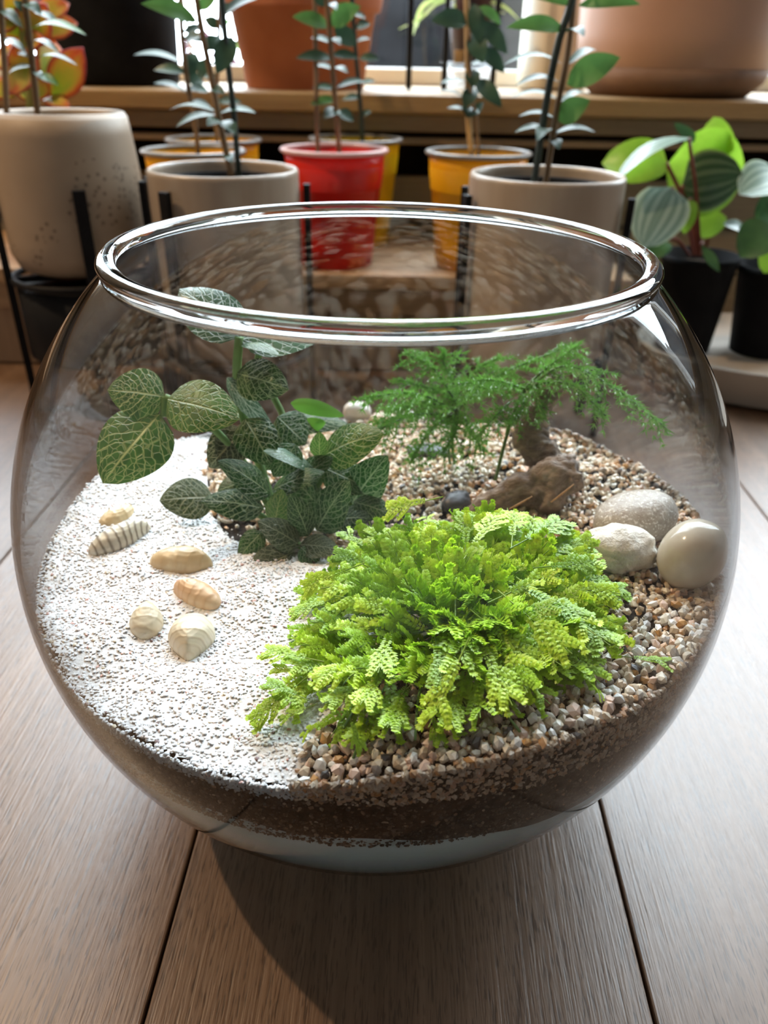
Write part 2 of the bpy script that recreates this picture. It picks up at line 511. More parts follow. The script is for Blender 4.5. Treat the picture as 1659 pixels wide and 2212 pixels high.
M_plaster = plain('plaster', (0.25, 0.25, 0.245), 0.9, 0.2, c2=(0.29, 0.285, 0.28), scale=3)
M_ceiling = plain('ceiling_paint', (0.42, 0.40, 0.38), 0.9, 0.2, c2=(0.46, 0.44, 0.42), scale=2)
M_white_frame = plain('white_frame', (0.80, 0.81, 0.80), 0.4, 0.5, c2=(0.74, 0.75, 0.74), scale=9)
M_pane = thin_glass('window_pane', edge=(0.9, 0.93, 0.92), f0=0.03)
M_paving = plain('outdoor_paving', (0.30, 0.30, 0.31), 0.9, 0.2, c2=(0.42, 0.42, 0.42), scale=1.5)
M_outwall = plain('outdoor_wall', (0.003, 0.003, 0.0035), 0.85, 0.1, c2=(0.014, 0.0145, 0.016), scale=1.6, stretch=(1, 1, 2.5))

X0, X1, Y0, Y1, ZC = -2.0, 2.0, -2.2, WIN_Y, 2.5
ROTF = -0.0243
floor = obj('floor', box('floor', -2.4, 2.4, -2.6, 1.4, -0.03, -0.012, M_gap))
floor.rotation_euler = (0, 0, ROTF)
tag(floor, kind='structure')
PW, SEAM0 = 0.1696, -0.0703
plank_len = 1.285
pv, pf = box_data(0.0005, PW - 0.0005, 0.0006, plank_len - 0.0006, -0.012, 0.0, 0.0009)
plank_me = mesh('plank', pv, pf, False, [M_floor])
k = 0
for i in range(-13, 14):
    y = -2.6 + (-(i * 0.47) % 1.0) * plank_len - plank_len
    if i == 0: y = -2.6 + 0.1
    while y < 1.4:
        o = obj('plank', plank_me, floor, (SEAM0 + i * PW, y, 0.0))
        y += plank_len; k += 1

def wall_with_hole(name, axis, pos, th, a0, a1, z0, z1, ha0, ha1, hz0, hz1, mat):
    V, Fa = [], []
    for (p0, p1, q0, q1) in ((a0, ha0, z0, z1), (ha1, a1, z0, z1), (ha0, ha1, z0, hz0), (ha0, ha1, hz1, z1)):
        v, f_ = box_data(p0, p1, pos, pos + th, q0, q1) if axis == 'y' else box_data(pos, pos + th, p0, p1, q0, q1)
        Fa += [tuple(n + len(V) for n in q) for q in f_]; V += v
    return tag(obj(name, mesh(name, V, Fa, False, [mat])), kind='structure')
SILL_Z = 0.2440
SILL_Y = 0.665
wall_with_hole('wall_back', 'y', Y1, 0.12, X0 - .1, X1 + .1, -0.02, ZC, -0.88, 1.6, SILL_Z - 0.001, 2.15, M_plaster)
tag(obj('wall_right', box('wall_right', X1, X1 + 0.1, Y0, Y1, -0.02, ZC, M_plaster)), kind='structure')
tag(obj('wall_left', box('wall_left', X0 - 0.1, X0, Y0, Y1, -0.02, ZC, M_plaster)), kind='structure')
tag(obj('wall_front', box('wall_front', X0 - .1, X1 + .1, Y0 - 0.1, Y0, -0.02, ZC, M_plaster)), kind='structure')
tag(obj('ceiling', box('ceiling', X0 - .1, X1 + .1, Y0 - .1, Y1 + .12, ZC, ZC + 0.1, M_ceiling)), kind='structure')

def window(name, axis, pos, a0, a1, z0, z1, mullions):
    w = bpy.data.objects.new(name, None); COL.objects.link(w); tag(w, kind='structure')
    w.location = ((a0 + a1) / 2, pos, z0) if axis == 'y' else (pos, (a0 + a1) / 2, z0)
    fr = 0.035
    def bx(n, p0, p1, q0, q1, d0, d1, m):
        if axis == 'y': part(n, box(n, p0, p1, pos + d0, pos + d1, q0, q1, m, 0.003 if m is M_white_frame else 0), w)
        else: part(n, box(n, pos + d0, pos + d1, p0, p1, q0, q1, m, 0.003 if m is M_white_frame else 0), w)
    bx('frame_rail', a0, a1, z0, z0 + 0.022, 0.0, 0.06, M_white_frame)
    bx('frame_rail', a0, a1, z1 - fr, z1, 0.0, 0.06, M_white_frame)
    xs = [a0] + [a0 + (a1 - a0) * t for t in mullions] + [a1 - fr]
    for x in xs: bx('frame_post', x, x + fr, z0 + 0.022, z1 - fr, 0.0, 0.06, M_white_frame)
    for xa, xb in zip(xs[:-1], xs[1:]): bx('pane', xa + fr, xb, z0 + 0.022, z1 - fr, 0.028, 0.032, M_pane)
window('window_1', 'y', Y1 + 0.03, -0.88, 1.6, SILL_Z, 2.15, (0.77,))

# the low pine shelf that carries the pots in front of the window, and the slats under it
def zrow(py, Y, px=830): return float(at_y(px, py, Y)[2])
shelf_t = zrow(205, SILL_Y); 
b0 = zrow(246, SILL_Y)
tag(obj('trim_1', box('trim_1', -1.95, 1.95, SILL_Y, Y1 + 0.03, b0, SILL_Z, M_pine, 0.0025)), kind='structure')
tag(obj('trim_2', box('trim_2', -1.95, 1.95, SILL_Y + 0.012, SILL_Y + 0.03, zrow(284, SILL_Y + .012), b0 - 0.0005, M_fascia, 0.001)), kind='structure')
tag(obj('trim_3', box('trim_3', -1.95, 1.95, SILL_Y + 0.010, SILL_Y + 0.028, zrow(312, SILL_Y + .01), zrow(297, SILL_Y + .01), M_fascia, 0.001)), kind='structure')
low = bpy.data.objects.new('wall_lower', None); COL.objects.link(low); low.location = (0, SILL_Y + 0.05, 0); tag(low, kind='structure')
zt = zrow(375, SILL_Y + .05)
for i in range(3):
    za, zb = 0.001 + i * zt / 3, (i + 1) * zt / 3 - 0.002
    part('board', box('board', -1.95, 1.95, SILL_Y + 0.045, SILL_Y + 0.06, za, zb, M_panel, 0.001), low)
tag(obj('trim_4', box('trim_4', -1.95, 1.95, SILL_Y + 0.15, SILL_Y + 0.16, 0.0, b0 - 0.002, M_gap)), kind='structure')

# outdoors
tag(obj('ground', box('ground', -12, 12, Y1 + 0.13, 14, -0.2, -0.1, M_paving)), kind='structure')
tag(obj('wall_outdoor', box('wall_outdoor', -0.62, 7.0, 3.6, 3.8, -0.1, 1.35, M_outwall)), kind='structure')

# ================================================================== materials of the things
M_black_metal = plain('black_metal', (0.006, 0.006, 0.007), 0.55, 0.12, c2=(0.010, 0.010, 0.011), scale=80)
M_black_plastic = plain('black_plastic', (0.004, 0.004, 0.005), 0.75, 0.12, c2=(0.008, 0.008, 0.009), scale=40)
M_potting = plain('potting_mix', (0.018, 0.012, 0.008), 0.95, 0.1, c2=(0.075, 0.05, 0.03), scale=180, bumps=1.0)
M_beige = plain('beige_stoneware', (0.31, 0.245, 0.185), 0.32, 0.5, c2=(0.37, 0.30, 0.23), scale=9, stretch=(6, 6, 1))
M_terracotta = plain('terracotta', (0.42, 0.145, 0.072), 0.75, 0.25, c2=(0.48, 0.18, 0.095), scale=22)
M_blush = plain('blush_glaze', (0.42, 0.245, 0.17), 0.45, 0.4, c2=(0.46, 0.275, 0.195), scale=8)
M_blush_dark = plain('blush_bare_clay', (0.22, 0.13, 0.088), 0.8, 0.2, c2=(0.26, 0.16, 0.11), scale=30)
M_cream = plain('cream_glaze', (0.66, 0.60, 0.47), 0.4, 0.5, c2=(0.72, 0.66, 0.54), scale=12)
def plastic(name, c, trans=0.3):
    m, nt, b, o = new_mat(name)
    v = coords(nt); f = noise(nt, v, 30, 2)
    cc = ramp(nt, f, [(0.3, tuple(0.92 * x for x in c)), (0.7, c)])
    nt.links.new(cc, b.inputs['Base Color']); b.inputs['Roughness'].default_value = 0.3
    t = N(nt, 'ShaderNodeBsdfTranslucent'); nt.links.new(cc, t.inputs[0])
    mx = N(nt, 'ShaderNodeMixShader'); mx.inputs[0].default_value = trans
    nt.links.new(b.outputs[0], mx.inputs[1]); nt.links.new(t.outputs[0], mx.inputs[2]); nt.links.new(mx.outputs[0], o.inputs[0])
    return m
M_red = plastic('red_plastic', (0.80, 0.022, 0.014), 0.25)
M_yellow = plastic('yellow_plastic', (0.90, 0.47, 0.012), 0.25)
M_yellow2 = plastic('bright_yellow_plastic', (0.92, 0.62, 0.012), 0.25)
M_pale_lip = plastic('pale_lip_plastic', (0.75, 0.50, 0.47), 0.3)
M_grey_lip = plastic('grey_lip_plastic', (0.24, 0.22, 0.20), 0.1)
M_white_print = plain('white_print', (0.85, 0.85, 0.82), 0.5, 0.4, c2=(0.8, 0.8, 0.78))
M_bark = plain('twig_bark', (0.14, 0.085, 0.045), 0.8, 0.2, c2=(0.26, 0.17, 0.10), scale=120, stretch=(1, 1, .2))
M_stake = plain('dark_stake', (0.012, 0.022, 0.020), 0.45, 0.4, c2=(0.02, 0.035, 0.03), scale=60)
M_bamboo = plain('bamboo_stake', (0.42, 0.27, 0.12), 0.6, 0.3, c2=(0.52, 0.35, 0.17), scale=60)
M_leaf_dark = foliage('waxy_leaf', (0.022, 0.055, 0.034), (0.04, 0.09, 0.048), rough=0.42, trans=0.14, spec=0.4)
M_leaf_green = foliage('waxy_green_leaf', (0.06, 0.15, 0.035), (0.09, 0.21, 0.05), rough=0.4, trans=0.3, spec=0.4)

# speckled stoneware of the tall pot
def speckle_mat():
    m, nt, b, o = new_mat('speckled_stoneware')
    v = coords(nt)
    f = noise(nt, v, 12, 4)
    base = ramp(nt, f, [(0.3, (0.29, 0.215, 0.145)), (0.7, (0.37, 0.285, 0.205))])
    vo = N(nt, 'ShaderNodeTexVoronoi'); vo.inputs['Scale'].default_value = 190; nt.links.new(v, vo.inputs['Vector'])
    f2 = noise(nt, v, 14, 2)
    spot = math_node(nt, 'MULTIPLY', math_node(nt, 'LESS_THAN', vo.outputs['Distance'], 0.30), math_node(nt, 'GREATER_THAN', f2, 0.53))
    nt.links.new(mixcol(nt, math_node(nt, 'MULTIPLY', spot, 0.72), base, (0.10, 0.07, 0.045)), b.inputs['Base Color'])
    b.inputs['Roughness'].default_value = 0.55
    bump(nt, f, 0.15, 0.002, b)
    return m
M_speckle = speckle_mat()

# ================================================================== background: bench, pots, stands
BENCH_Z = 0.100
bench = thing('wooden_bench', (-0.12, 0.56, 0), 'low bare pine bench under the red and yellow plastic pots', 'bench')
bx0, bx1, by0, by1 = -0.62, 0.235, 0.475, 0.655
for i in range(2):
    ya = by0 + i * (by1 - by0) / 2
    part('top_board', box('top_board', bx0, bx1, ya + .0005, ya + (by1 - by0) / 2 - .0005, BENCH_Z - 0.014, BENCH_Z, M_bench, 0.0015), bench)
part('apron', box('apron', bx0 + .01, bx1 - .01, by0 + 0.008, by0 + 0.022, BENCH_Z - 0.040, BENCH_Z - 0.0145, M_bench, 0.001), bench)
nb = 12
for i in range(nb):
    xa = bx0 + .012 + i * (bx1 - bx0 - .024) / nb
    part('front_board', box('front_board', xa + .0008, xa + (bx1 - bx0 - .024) / nb - .0008, by0 + 0.014 + 0.001 * (i % 2), by0 + 0.026, 0.002, BENCH_Z - 0.0405, M_bench_v, 0.001), bench)
for xx in (bx0 + .01, bx1 - .03):
    part('leg', box('leg', xx, xx + .02, by1 - .03, by1 - .01, 0, BENCH_Z - 0.0145, M_bench_v, 0.001), bench)

def pot_prof(r_rim, r_mid, r_bot, zb, zt, th=0.004, lip=0.0, corner=0.006):
    """outside from the bottom up, over the rim and down inside"""
    zm = (zb + zt) / 2
    P = [(0.0, zb), (r_bot - corner, zb), (r_bot - corner * .3, zb + corner * .3), (r_bot, zb + corner)]
    for t in np.linspace(0.12, 0.97, 8):
        z = zb + corner + (zt - zb - corner) * t
        q = (1 - t) * (1 - t) * r_bot + 2 * t * (1 - t) * (2 * r_mid - (r_bot + r_rim) / 2) + t * t * r_rim
        P.append((q, z))
    P += [(r_rim + lip, zt - th * .5), (r_rim + lip - th * .25, zt - th * .08), (r_rim - th * .5, zt), (r_rim - th * .9, zt - th * .25), (r_rim - th, zt - th)]
    P += [(r_rim - th, zt - (zt - zb) * .3), (0.0, zt - (zt - zb) * .3)]
    return P
def disc(name, c, r, mat, n=32, rough=0.0015):
    V = [(c[0], c[1], c[2] + rough)]; Fa = []
    for ring in (0.35, 0.7, 1.0):
        for i in range(n):
            a = 2 * math.pi * i / n
            V.append((c[0] + r * ring * math.cos(a), c[1] + r * ring * math.sin(a), c[2] + (random.uniform(-rough, rough) if ring < 1 else -rough)))
    for i in range(n):
        i2 = (i + 1) % n
        Fa.append((0, 1 + i, 1 + i2))
        for q in (0, 1): Fa.append((1 + q * n + i, 1 + (q + 1) * n + i, 1 + (q + 1) * n + i2, 1 + q * n + i2))
    return mesh(name, V, Fa, True, [mat])
def stem_px(name, pts, Y, r, mat, t, n=8):
    P = [at_y(x, y, Y + (d if d else 0)) for x, y, d in [(p + (0,))[:3] for p in pts]]
    return part(name, tube(name, catmull(P, 14), r, mat, n), t)
_leaf_seed = [0]
def leaf_px(t, base, tip, w, Y, mat, dy=0.0, up=0.45, bend=0.12, cup=0.15, shape=(0.85, 0.8), roll=0.0, **kw):
    """a leaf drawn from its stalk to its tip, standing at distance Y"""
    _leaf_seed[0] += 1
    A = at_y(base[0], base[1], Y); B = at_y(tip[0], tip[1], Y + dy)
    W = px_size(w * (1.3 if mat in (M_leaf_dark, M_leaf_green) else 1.0), A)
    n = facing(A, up * .82 if mat in (M_leaf_dark, M_leaf_green) else up)
    ax = unit(B - A)
    n = unit(n - ax * (n @ ax))
    if roll:
        n = math.cos(roll) * n + math.sin(roll) * np.cross(ax, n)
    me = leaf_mesh('leaf', A, B, W, n, mat, shape=shape, cup=cup, bend=bend, seed=_leaf_seed[0], **kw)
    return part('leaf', me, t)
def stand(name, cx, cy, r, z_pot, z_top, angles, label, drum=None, rad=0.0032):
    t = thing(name, (cx, cy, 0), label, 'plant stand')
    for a in angles:
        a = math.radians(a)
        x, y = cx + r * math.cos(a), cy + r * math.sin(a)
        tx, ty = -math.sin(a), math.cos(a)
        # a flat bar, 6 mm wide
        w, d = rad * 1.1, rad * 0.7
        V = []
        for z in (0.0, z_top):
            for su, sv in ((-1, -1), (1, -1), (1, 1), (-1, 1)):
                V.append((x + su * w * tx + sv * d * math.cos(a), y + su * w * ty + sv * d * math.sin(a), z))
        part('leg', mesh('leg', V, [(0, 1, 5, 4), (1, 2, 6, 5), (2, 3, 7, 6), (3, 0, 4, 7), (3, 2, 1, 0), (4, 5, 6, 7)], False, [M_black_metal]), t)
    n = len(angles)
    rb = 0.003
    part('ring', lathe('ring', [(r + rb * math.cos(q) - .003, z_pot - 0.004 + rb * math.sin(q)) for q in np.linspace(0, 2 * math.pi, 9)[:-1]], M_black_metal, (cx, cy, 0), 40, closed=True), t)
    for q in (0, 1):
        a = math.radians(angles[q]); 
        bxp = tube_data([(cx - (r - .002) * math.cos(a), cy - (r - .002) * math.sin(a), z_pot - 0.0045), (cx + (r - .002) * math.cos(a), cy + (r - .002) * math.sin(a), z_pot - 0.0045)], 0.003, 6)
        part('crossbar', mesh('crossbar', bxp[0], bxp[1], True, [M_black_metal]), t)
    if drum:
        part('tray', lathe('tray', [(0, drum), (r - .008, drum), (r - .004, drum + .004), (r - .004, z_pot - .009), (r - .008, z_pot - .0085), (0, z_pot - .0085)], M_black_metal, (cx, cy, 0), 40), t)
    return t

def beige_pot(name, label, rim_px, half, Y, zb, inner=True):
    c = at_y(rim_px[0], rim_px[1], Y); r = px_size(half, c); zt = c[2]
    t = thing(name, (c[0], Y, zb), label, 'potted plant')
    part('pot', lathe('pot', pot_prof(r, r * 1.0, r * 0.985, zb, zt, 0.0042), M_beige, (c[0], Y, 0), 56), t)
    if inner:
        ri = r - 0.010
        part('inner_pot', lathe('inner_pot', [(ri - .012, zb + .05), (ri, zt - 0.012), (ri + .002, zt - 0.008), (ri - .0015, zt - 0.008), (ri - .004, zt - 0.02), (ri - .0125, zb + .052)], M_black_plastic, (c[0], Y, 0), 40), t, 'black plastic nursery pot inside')
        part('soil', disc('soil', (c[0], Y, zt - 0.019), ri - .004, M_potting), t)
    else:
        part('soil', disc('soil', (c[0], Y, zt - 0.016), r - .0065, M_potting), t)
    return t, c, r

# --- tall speckled pot at the left
YL = 0.400
cL = at_y(126, 240, YL); rL = px_size(140, cL)
zbL = float(at_y(130, 606, YL - 0.045)[2])
tL = thing('potted_shrub', (cL[0], YL, zbL), 'tall speckled beige tapered pot with two thin leafy stems', 'potted plant')
part('pot', lathe('pot', pot_prof(rL, rL * 1.10, rL * 1.10, zbL, cL[2], 0.006, corner=0.016), M_speckle, (cL[0], YL, 0), 64), tL)
part('soil', disc('soil', (cL[0], YL, cL[2] - 0.012), rL - .007, M_potting), tL)
stem_px('stem', [(16, 262), (14, 243), (10, 150), (2, 30), (0, -60)], YL, 0.0024, M_bark, tL)
stem_px('stem', [(83, 262), (81, 243), (68, 121), (56, 25), (50, -60)], YL, 0.0026, M_bark, tL)
for b_, t_, w, dy, up, ml in [((54, 8), (90, 33), 22, -.015, .6, M_leaf_dark), ((76, 27), (130, 56), 18, -.01, .8, M_leaf_dark), ((64, 66), (187, 76), 22, -.03, .75, M_leaf_green),
        ((70, 88), (128, 116), 16, -.02, .85, M_leaf_dark), ((74, 128), (167, 141), 15, -.02, .9, M_leaf_dark), ((68, 128), (38, 116), 14, -.01, .7, M_leaf_dark),
        ((4, 84), (58, 116), 16, -.015, .85, M_leaf_dark), ((2, 22), (50, 62), 20, -.02, .6, M_leaf_dark), ((70, 142), (14, 168), 13, .01, .7, M_leaf_dark),
        ((84, 163), (127, 185), 17, -.01, .5, M_leaf_green), ((74, 158), (90, 170), 16, -.015, .8, M_leaf_dark), ((58, 30), (30, 0), 18, 0, .6, M_leaf_dark), ((55, -5), (120, -20), 20, 0, .6, M_leaf_dark)]:
    leaf_px(tL, b_, t_, w, YL, ml, dy=dy, up=up)
stand('plant_stand', cL[0], YL, rL * 1.10 + 0.006, zbL - 0.001, float(at_y(200, 415, YL - .06)[2]), (-65, 25, 115, 205), 'black metal stand with a deep tray under the tall speckled pot', drum=float(at_y(30, 752, YL)[2]), rad=0.0042)

# --- two plain beige cylinders on black stands
zbM = 0.062
tM, cM, rM = beige_pot('potted_shrub', 'beige cylinder pot with brown leafy stem, beside the tall speckled pot', (482, 362), 162, 0.385, zbM)
stem_px('stem', [(500, 378), (484, 307), (471, 246), (456, 164), (438, 77), (425, 0), (418, -70)], 0.385, [0.0026, 0.0020], M_bark, tM)
stem_px('stake', [(516, 380), (505, 246), (492, 133), (479, 0), (472, -70)], 0.382, 0.0022, M_stake, tM)
for b_, t_, w, dy, up, ml in [((426, 46), (304, 8), 30, -.02, .45, M_leaf_green), ((482, 32), (555, -2), 24, .01, .8, M_leaf_dark), ((502, 80), (468, 160), 36, -.01, .25, M_leaf_dark),
        ((443, 106), (480, 84), 26, .01, .4, M_leaf_dark), ((458, 190), (486, 205), 18, -.01, .5, M_leaf_dark), ((478, 262), (447, 272), 24, -.02, .6, M_leaf_dark), ((478, 262), (508, 292), 28, -.02, .9, M_leaf_dark),
        ((474, 246), (553, 244), 22, -.01, .85, M_leaf_dark), ((468, 248), (380, 274), 18, -.02, .85, M_leaf_dark), ((466, 240), (366, 238), 14, .01, .9, M_leaf_dark), ((488, 335), (502, 352), 18, -.01, .9, M_leaf_dark),
        ((440, 75), (400, 100), 18, .01, .6, M_leaf_dark), ((440, 90), (410, 85), 16, .01, .5, M_leaf_dark), ((430, 20), (470, -12), 22, 0, .4, M_leaf_green), ((452, 130), (432, 170), 24, .015, .4, M_leaf_dark), ((450, 140), (520, 150), 14, .02, .9, M_leaf_dark)]:
    leaf_px(tM, b_, t_, w, 0.385, ml, dy=dy, up=up)
stand('plant_stand', cM[0], 0.385, rM + 0.006, zbM - .001, float(at_y(395, 416, 0.33)[2]), (-121, 2, 62, 180), 'black metal stand under the beige pot with a brown leafy stem', rad=0.0036)

tR, cR, rR = beige_pot('potted_shrub', 'beige cylinder pot with a black stake, in front of the yellow pot', (1183, 374), 167, 0.365, zbM)
stem_px('stem', [(1178, 404), (1180, 388), (1204, 233), (1225, 130), (1240, 0), (1246, -70)], 0.365, [0.0024, 0.0018], M_bark, tR)
stem_px('stake', [(1152, 404), (1155, 386), (1180, 223), (1206, 93), (1230, 20), (1252, -70)], 0.362, 0.0026, M_stake, tR)
for b_, t_, w, dy, up, ml in [((1234, 10), (1150, -6), 18, 0, .4, M_leaf_green), ((1250, 12), (1384, 10), 24, -.01, .4, M_leaf_green), ((1218, 64), (1093, 60), 28, -.01, .4, M_leaf_green),
        ((1222, 70), (1262, 80), 26, -.025, .9, M_leaf_dark), ((1225, 182), (1340, 124), 46, -.01, .3, M_leaf_green), ((1226, 140), (1296, 112), 20, .02, .85, M_leaf_dark),
        ((1214, 138), (1086, 141), 18, -.01, .88, M_leaf_dark), ((1212, 181), (1112, 186), 20, -.015, .85, M_leaf_dark), ((1206, 216), (1104, 212), 18, 0, .92, M_leaf_dark),
        ((1206, 260), (1275, 216), 40, -.01, .3, M_leaf_green), ((1208, 222), (1274, 208), 18, .02, .9, M_leaf_dark), ((1198, 256), (1120, 252), 15, 0, .9, M_leaf_dark),
        ((1192, 292), (1286, 286), 18, -.01, .9, M_leaf_dark), ((1190, 286), (1112, 286), 18, -.01, .85, M_leaf_dark), ((1185, 284), (1160, 305), 26, -.03, .9, M_leaf_dark), ((1190, 305), (1208, 324), 22, -.02, .9, M_leaf_dark)]:
    leaf_px(tR, b_, t_, w, 0.365, ml, dy=dy, up=up, bend=0.16)
stand('plant_stand', cR[0], 0.365, rR + 0.006, zbM - .001, float(at_y(1030, 424, 0.34)[2]), (-162, -20, 25, 155), 'black metal stand under the beige pot with a black stake', rad=0.0036)

# --- plastic nursery cups
def cup(name, label, rim_px, half, Y, body, lip, group=None, soil=0.012, mark=False):
    c = at_y(rim_px[0], rim_px[1], Y); r = px_size(half, c); zt, zb = c[2], BENCH_Z + 0.0005
    t = thing(name, (c[0], Y, BENCH_Z), label, 'potted plant', group)
    h = zt - zb; rb = r * 0.70
    def R(z): return rb + (r * 0.93 - rb) * (z - zb) / h
    prof = [(0, zb + .003), (rb - .006, zb + .003), (rb - .004, zb), (rb, zb), (R(zb + .02), zb + .02), (R(zt - .034), zt - .034), (R(zt - .0335) + .0007, zt - .0335), (R(zt - .033) + .0007, zt - .033), (R(zt - .0145) + .0007, zt - .0145), (R(zt - .014) + .0002, zt - .014), (R(zt - .0135) + .0002, zt - .0135), (R(zt - .003), zt - .003),
            (R(zt - .003) - .0012, zt - .003), (R(zt - .03) - .0012, zt - .03), (0, zt - .03)]
    pt = part('pot', lathe('pot', prof, body, (c[0], Y, 0), 48), t)
    lp = [(R(zt) - .0008, zt - .004), (r - .001, zt - .0035), (r, zt - .0015), (r - .001, zt), (R(zt) - .001, zt + .0003), (R(zt) - .0022, zt - .002)]
    part('lip', lathe('lip', lp, lip, (c[0], Y, 0), 48, closed=True), pt)
    part('soil', disc('soil', (c[0], Y, zt - soil), R(zt - soil) - .002, M_potting), t)
    return t, c, r
YC = 0.525
tY1, _, _ = cup('potted_seedling', 'yellow plastic pot with dark grey lip, behind the left beige cylinder', (418, 322), 113, 0.50, M_yellow, M_grey_lip)
stem_px('stem', [(429, 340), (420, 256), (405, 179), (392, 61), (388, -60)], 0.50, 0.0022, M_bark, tY1)
for b_, t_, w, dy, up, ml in [((400, 140), (289, 119), 22, -.02, .85, M_leaf_dark), ((404, 158), (332, 152), 20, 0, .6, M_leaf_dark), ((408, 205), (332, 180), 20, -.02, .8, M_leaf_dark),
        ((398, 80), (440, 88), 20, -.01, .5, M_leaf_dark), ((396, 70), (445, 60), 16, .01, .6, M_leaf_dark), ((402, 170), (440, 178), 26, .01, .4, M_leaf_dark), ((408, 190), (450, 200), 22, 0, .7, M_leaf_dark), ((404, 160), (424, 115), 30, .01, .3, M_leaf_dark), ((412, 220), (455, 232), 16, 0, .8, M_leaf_dark)]:
    leaf_px(tY1, b_, t_, w, 0.50, ml, dy=dy, up=up)
tY2, _, _ = cup('potted_seedling', 'yellow plastic pot half hidden behind another yellow pot at left', (461, 298), 104, 0.600, M_yellow, M_grey_lip)
stem_px('stem', [(470, 315), (466, 250), (470, 150), (475, 0), (476, -40)], 0.60, 0.0020, M_bark, tY2)
for b_, t_, w, dy, up in [((468, 220), (522, 222), 18, 0, .6), ((470, 170), (430, 160), 18, 0, .6), ((472, 110), (515, 90), 18, 0, .5), ((474, 60), (440, 40), 20, 0, .4), ((474, 30), (512, 14), 20, 0, .5)]:
    leaf_px(tY2, b_, t_, w, 0.60, M_leaf_dark, dy=dy, up=up)
tRed, _, _ = cup('potted_seedling', 'red plastic pot with a pale translucent lip', (722, 319), 118, YC, M_red, M_pale_lip)
stem_px('stem', [(687, 340), (684, 240), (681, 60), (680, -50)], YC, 0.0020, M_bark, tRed)
stem_px('stem', [(734, 340), (724, 220), (714, 90), (706, 0), (703, -50)], YC - .004, 0.0023, M_bark, tRed)
for b_, t_, w, dy, up, ml in [((712, 58), (631, 36), 26, -.01, .45, M_leaf_green), ((714, 52), (779, 14), 34, -.01, .35, M_leaf_green), ((722, 62), (768, 98), 30, .01, .35, M_leaf_dark), ((718, 127), (638, 126), 20, -.01, .5, M_leaf_dark),
        ((718, 118), (774, 126), 18, 0, .5, M_leaf_dark), ((714, 92), (672, 82), 18, 0, .8, M_leaf_dark), ((712, 85), (736, 98), 18, -.02, .9, M_leaf_dark), ((720, 150), (677, 143), 16, 0, .85, M_leaf_dark), ((722, 146), (752, 158), 16, -.01, .85, M_leaf_dark),
        ((724, 192), (675, 189), 14, 0, .6, M_leaf_dark), ((728, 188), (790, 176), 16, 0, .7, M_leaf_dark), ((728, 216), (670, 226), 16, 0, .5, M_leaf_green), ((732, 238), (700, 256), 24, -.015, .7, M_leaf_dark), ((730, 240), (764, 262), 22, 0, .6, M_leaf_dark), ((708, 12), (676, -12), 22, 0, .4, M_leaf_dark), ((708, 10), (728, 22), 16, -.02, .8, M_leaf_dark)]:
    leaf_px(tRed, b_, t_, w, YC, ml, dy=dy, up=up)
tY3, c3, r3 = cup('potted_seedling', 'yellow plastic pot standing behind the red pot', (768, 297), 103, 0.622, M_yellow2, M_grey_lip)
stem_px('stem', [(783, 315), (778, 220), (768, 110), (762, 20), (760, -50)], 0.622, 0.0022, M_stake, tY3)
for b_, t_, w, dy, up in [((776, 126), (820, 128), 16, 0, .5), ((768, 60), (800, 52), 20, 0, .6), ((780, 210), (738, 216), 14, 0, .6), ((780, 180), (812, 176), 12, 0, .7), ((770, 90), (800, 84), 12, 0, .8), ((766, 30), (790, 40), 14, 0, .7), ((782, 250), (802, 240), 12, 0, .6)]:
    leaf_px(tY3, b_, t_, w, 0.622, M_leaf_dark, dy=dy, up=up)
tY4, _, _ = cup('potted_seedling', 'yellow plastic pot behind the beige cylinder with a black stake', (1034, 326), 116, YC, M_yellow, M_grey_lip)
stem_px('stem', [(1020, 345), (1012, 260), (1010, 120), (1008, 0), (1007, -50)], YC, 0.0026, M_bamboo, tY4)
stem_px('stem', [(1034, 345), (1028, 254), (1016, 190), (1014, 60)], YC - .005, 0.0016, M_bark, tY4)
for b_, t_, w, dy, up, ml in [((1012, 46), (931, 44), 32, -.01, .35, M_leaf_dark), ((1022, 8), (1038, 100), 28, -.01, .2, M_leaf_dark), ((1038, 46), (1096, 118), 28, -.01, .35, M_leaf_dark), ((1020, 70), (1044, 138), 34, -.015, .2, M_leaf_dark),
        ((1040, 104), (1090, 158), 26, -.01, .35, M_leaf_dark), ((1026, 172), (1084, 232), 28, -.015, .4, M_leaf_dark), ((1024, 190), (1003, 235), 26, -.015, .4, M_leaf_dark), ((1012, 180), (949, 181), 16, -.01, .88, M_leaf_dark),
        ((1016, 226), (949, 196), 18, -.015, .88, M_leaf_dark), ((1014, 245), (966, 234), 14, -.01, .85, M_leaf_dark), ((1016, 140), (1062, 142), 14, .01, .9, M_leaf_dark), ((1036, 14), (1082, 54), 18, 0, .5, M_leaf_green), ((1020, 150), (1022, 190), 26, -.01, .3, M_leaf_dark), ((1024, 250), (1044, 220), 18, 0, .7, M_leaf_dark), ((1020, 232), (1010, 255), 30, -.01, .4, M_leaf_dark)]:
    leaf_px(tY4, b_, t_, w, YC, ml, dy=dy, up=up)

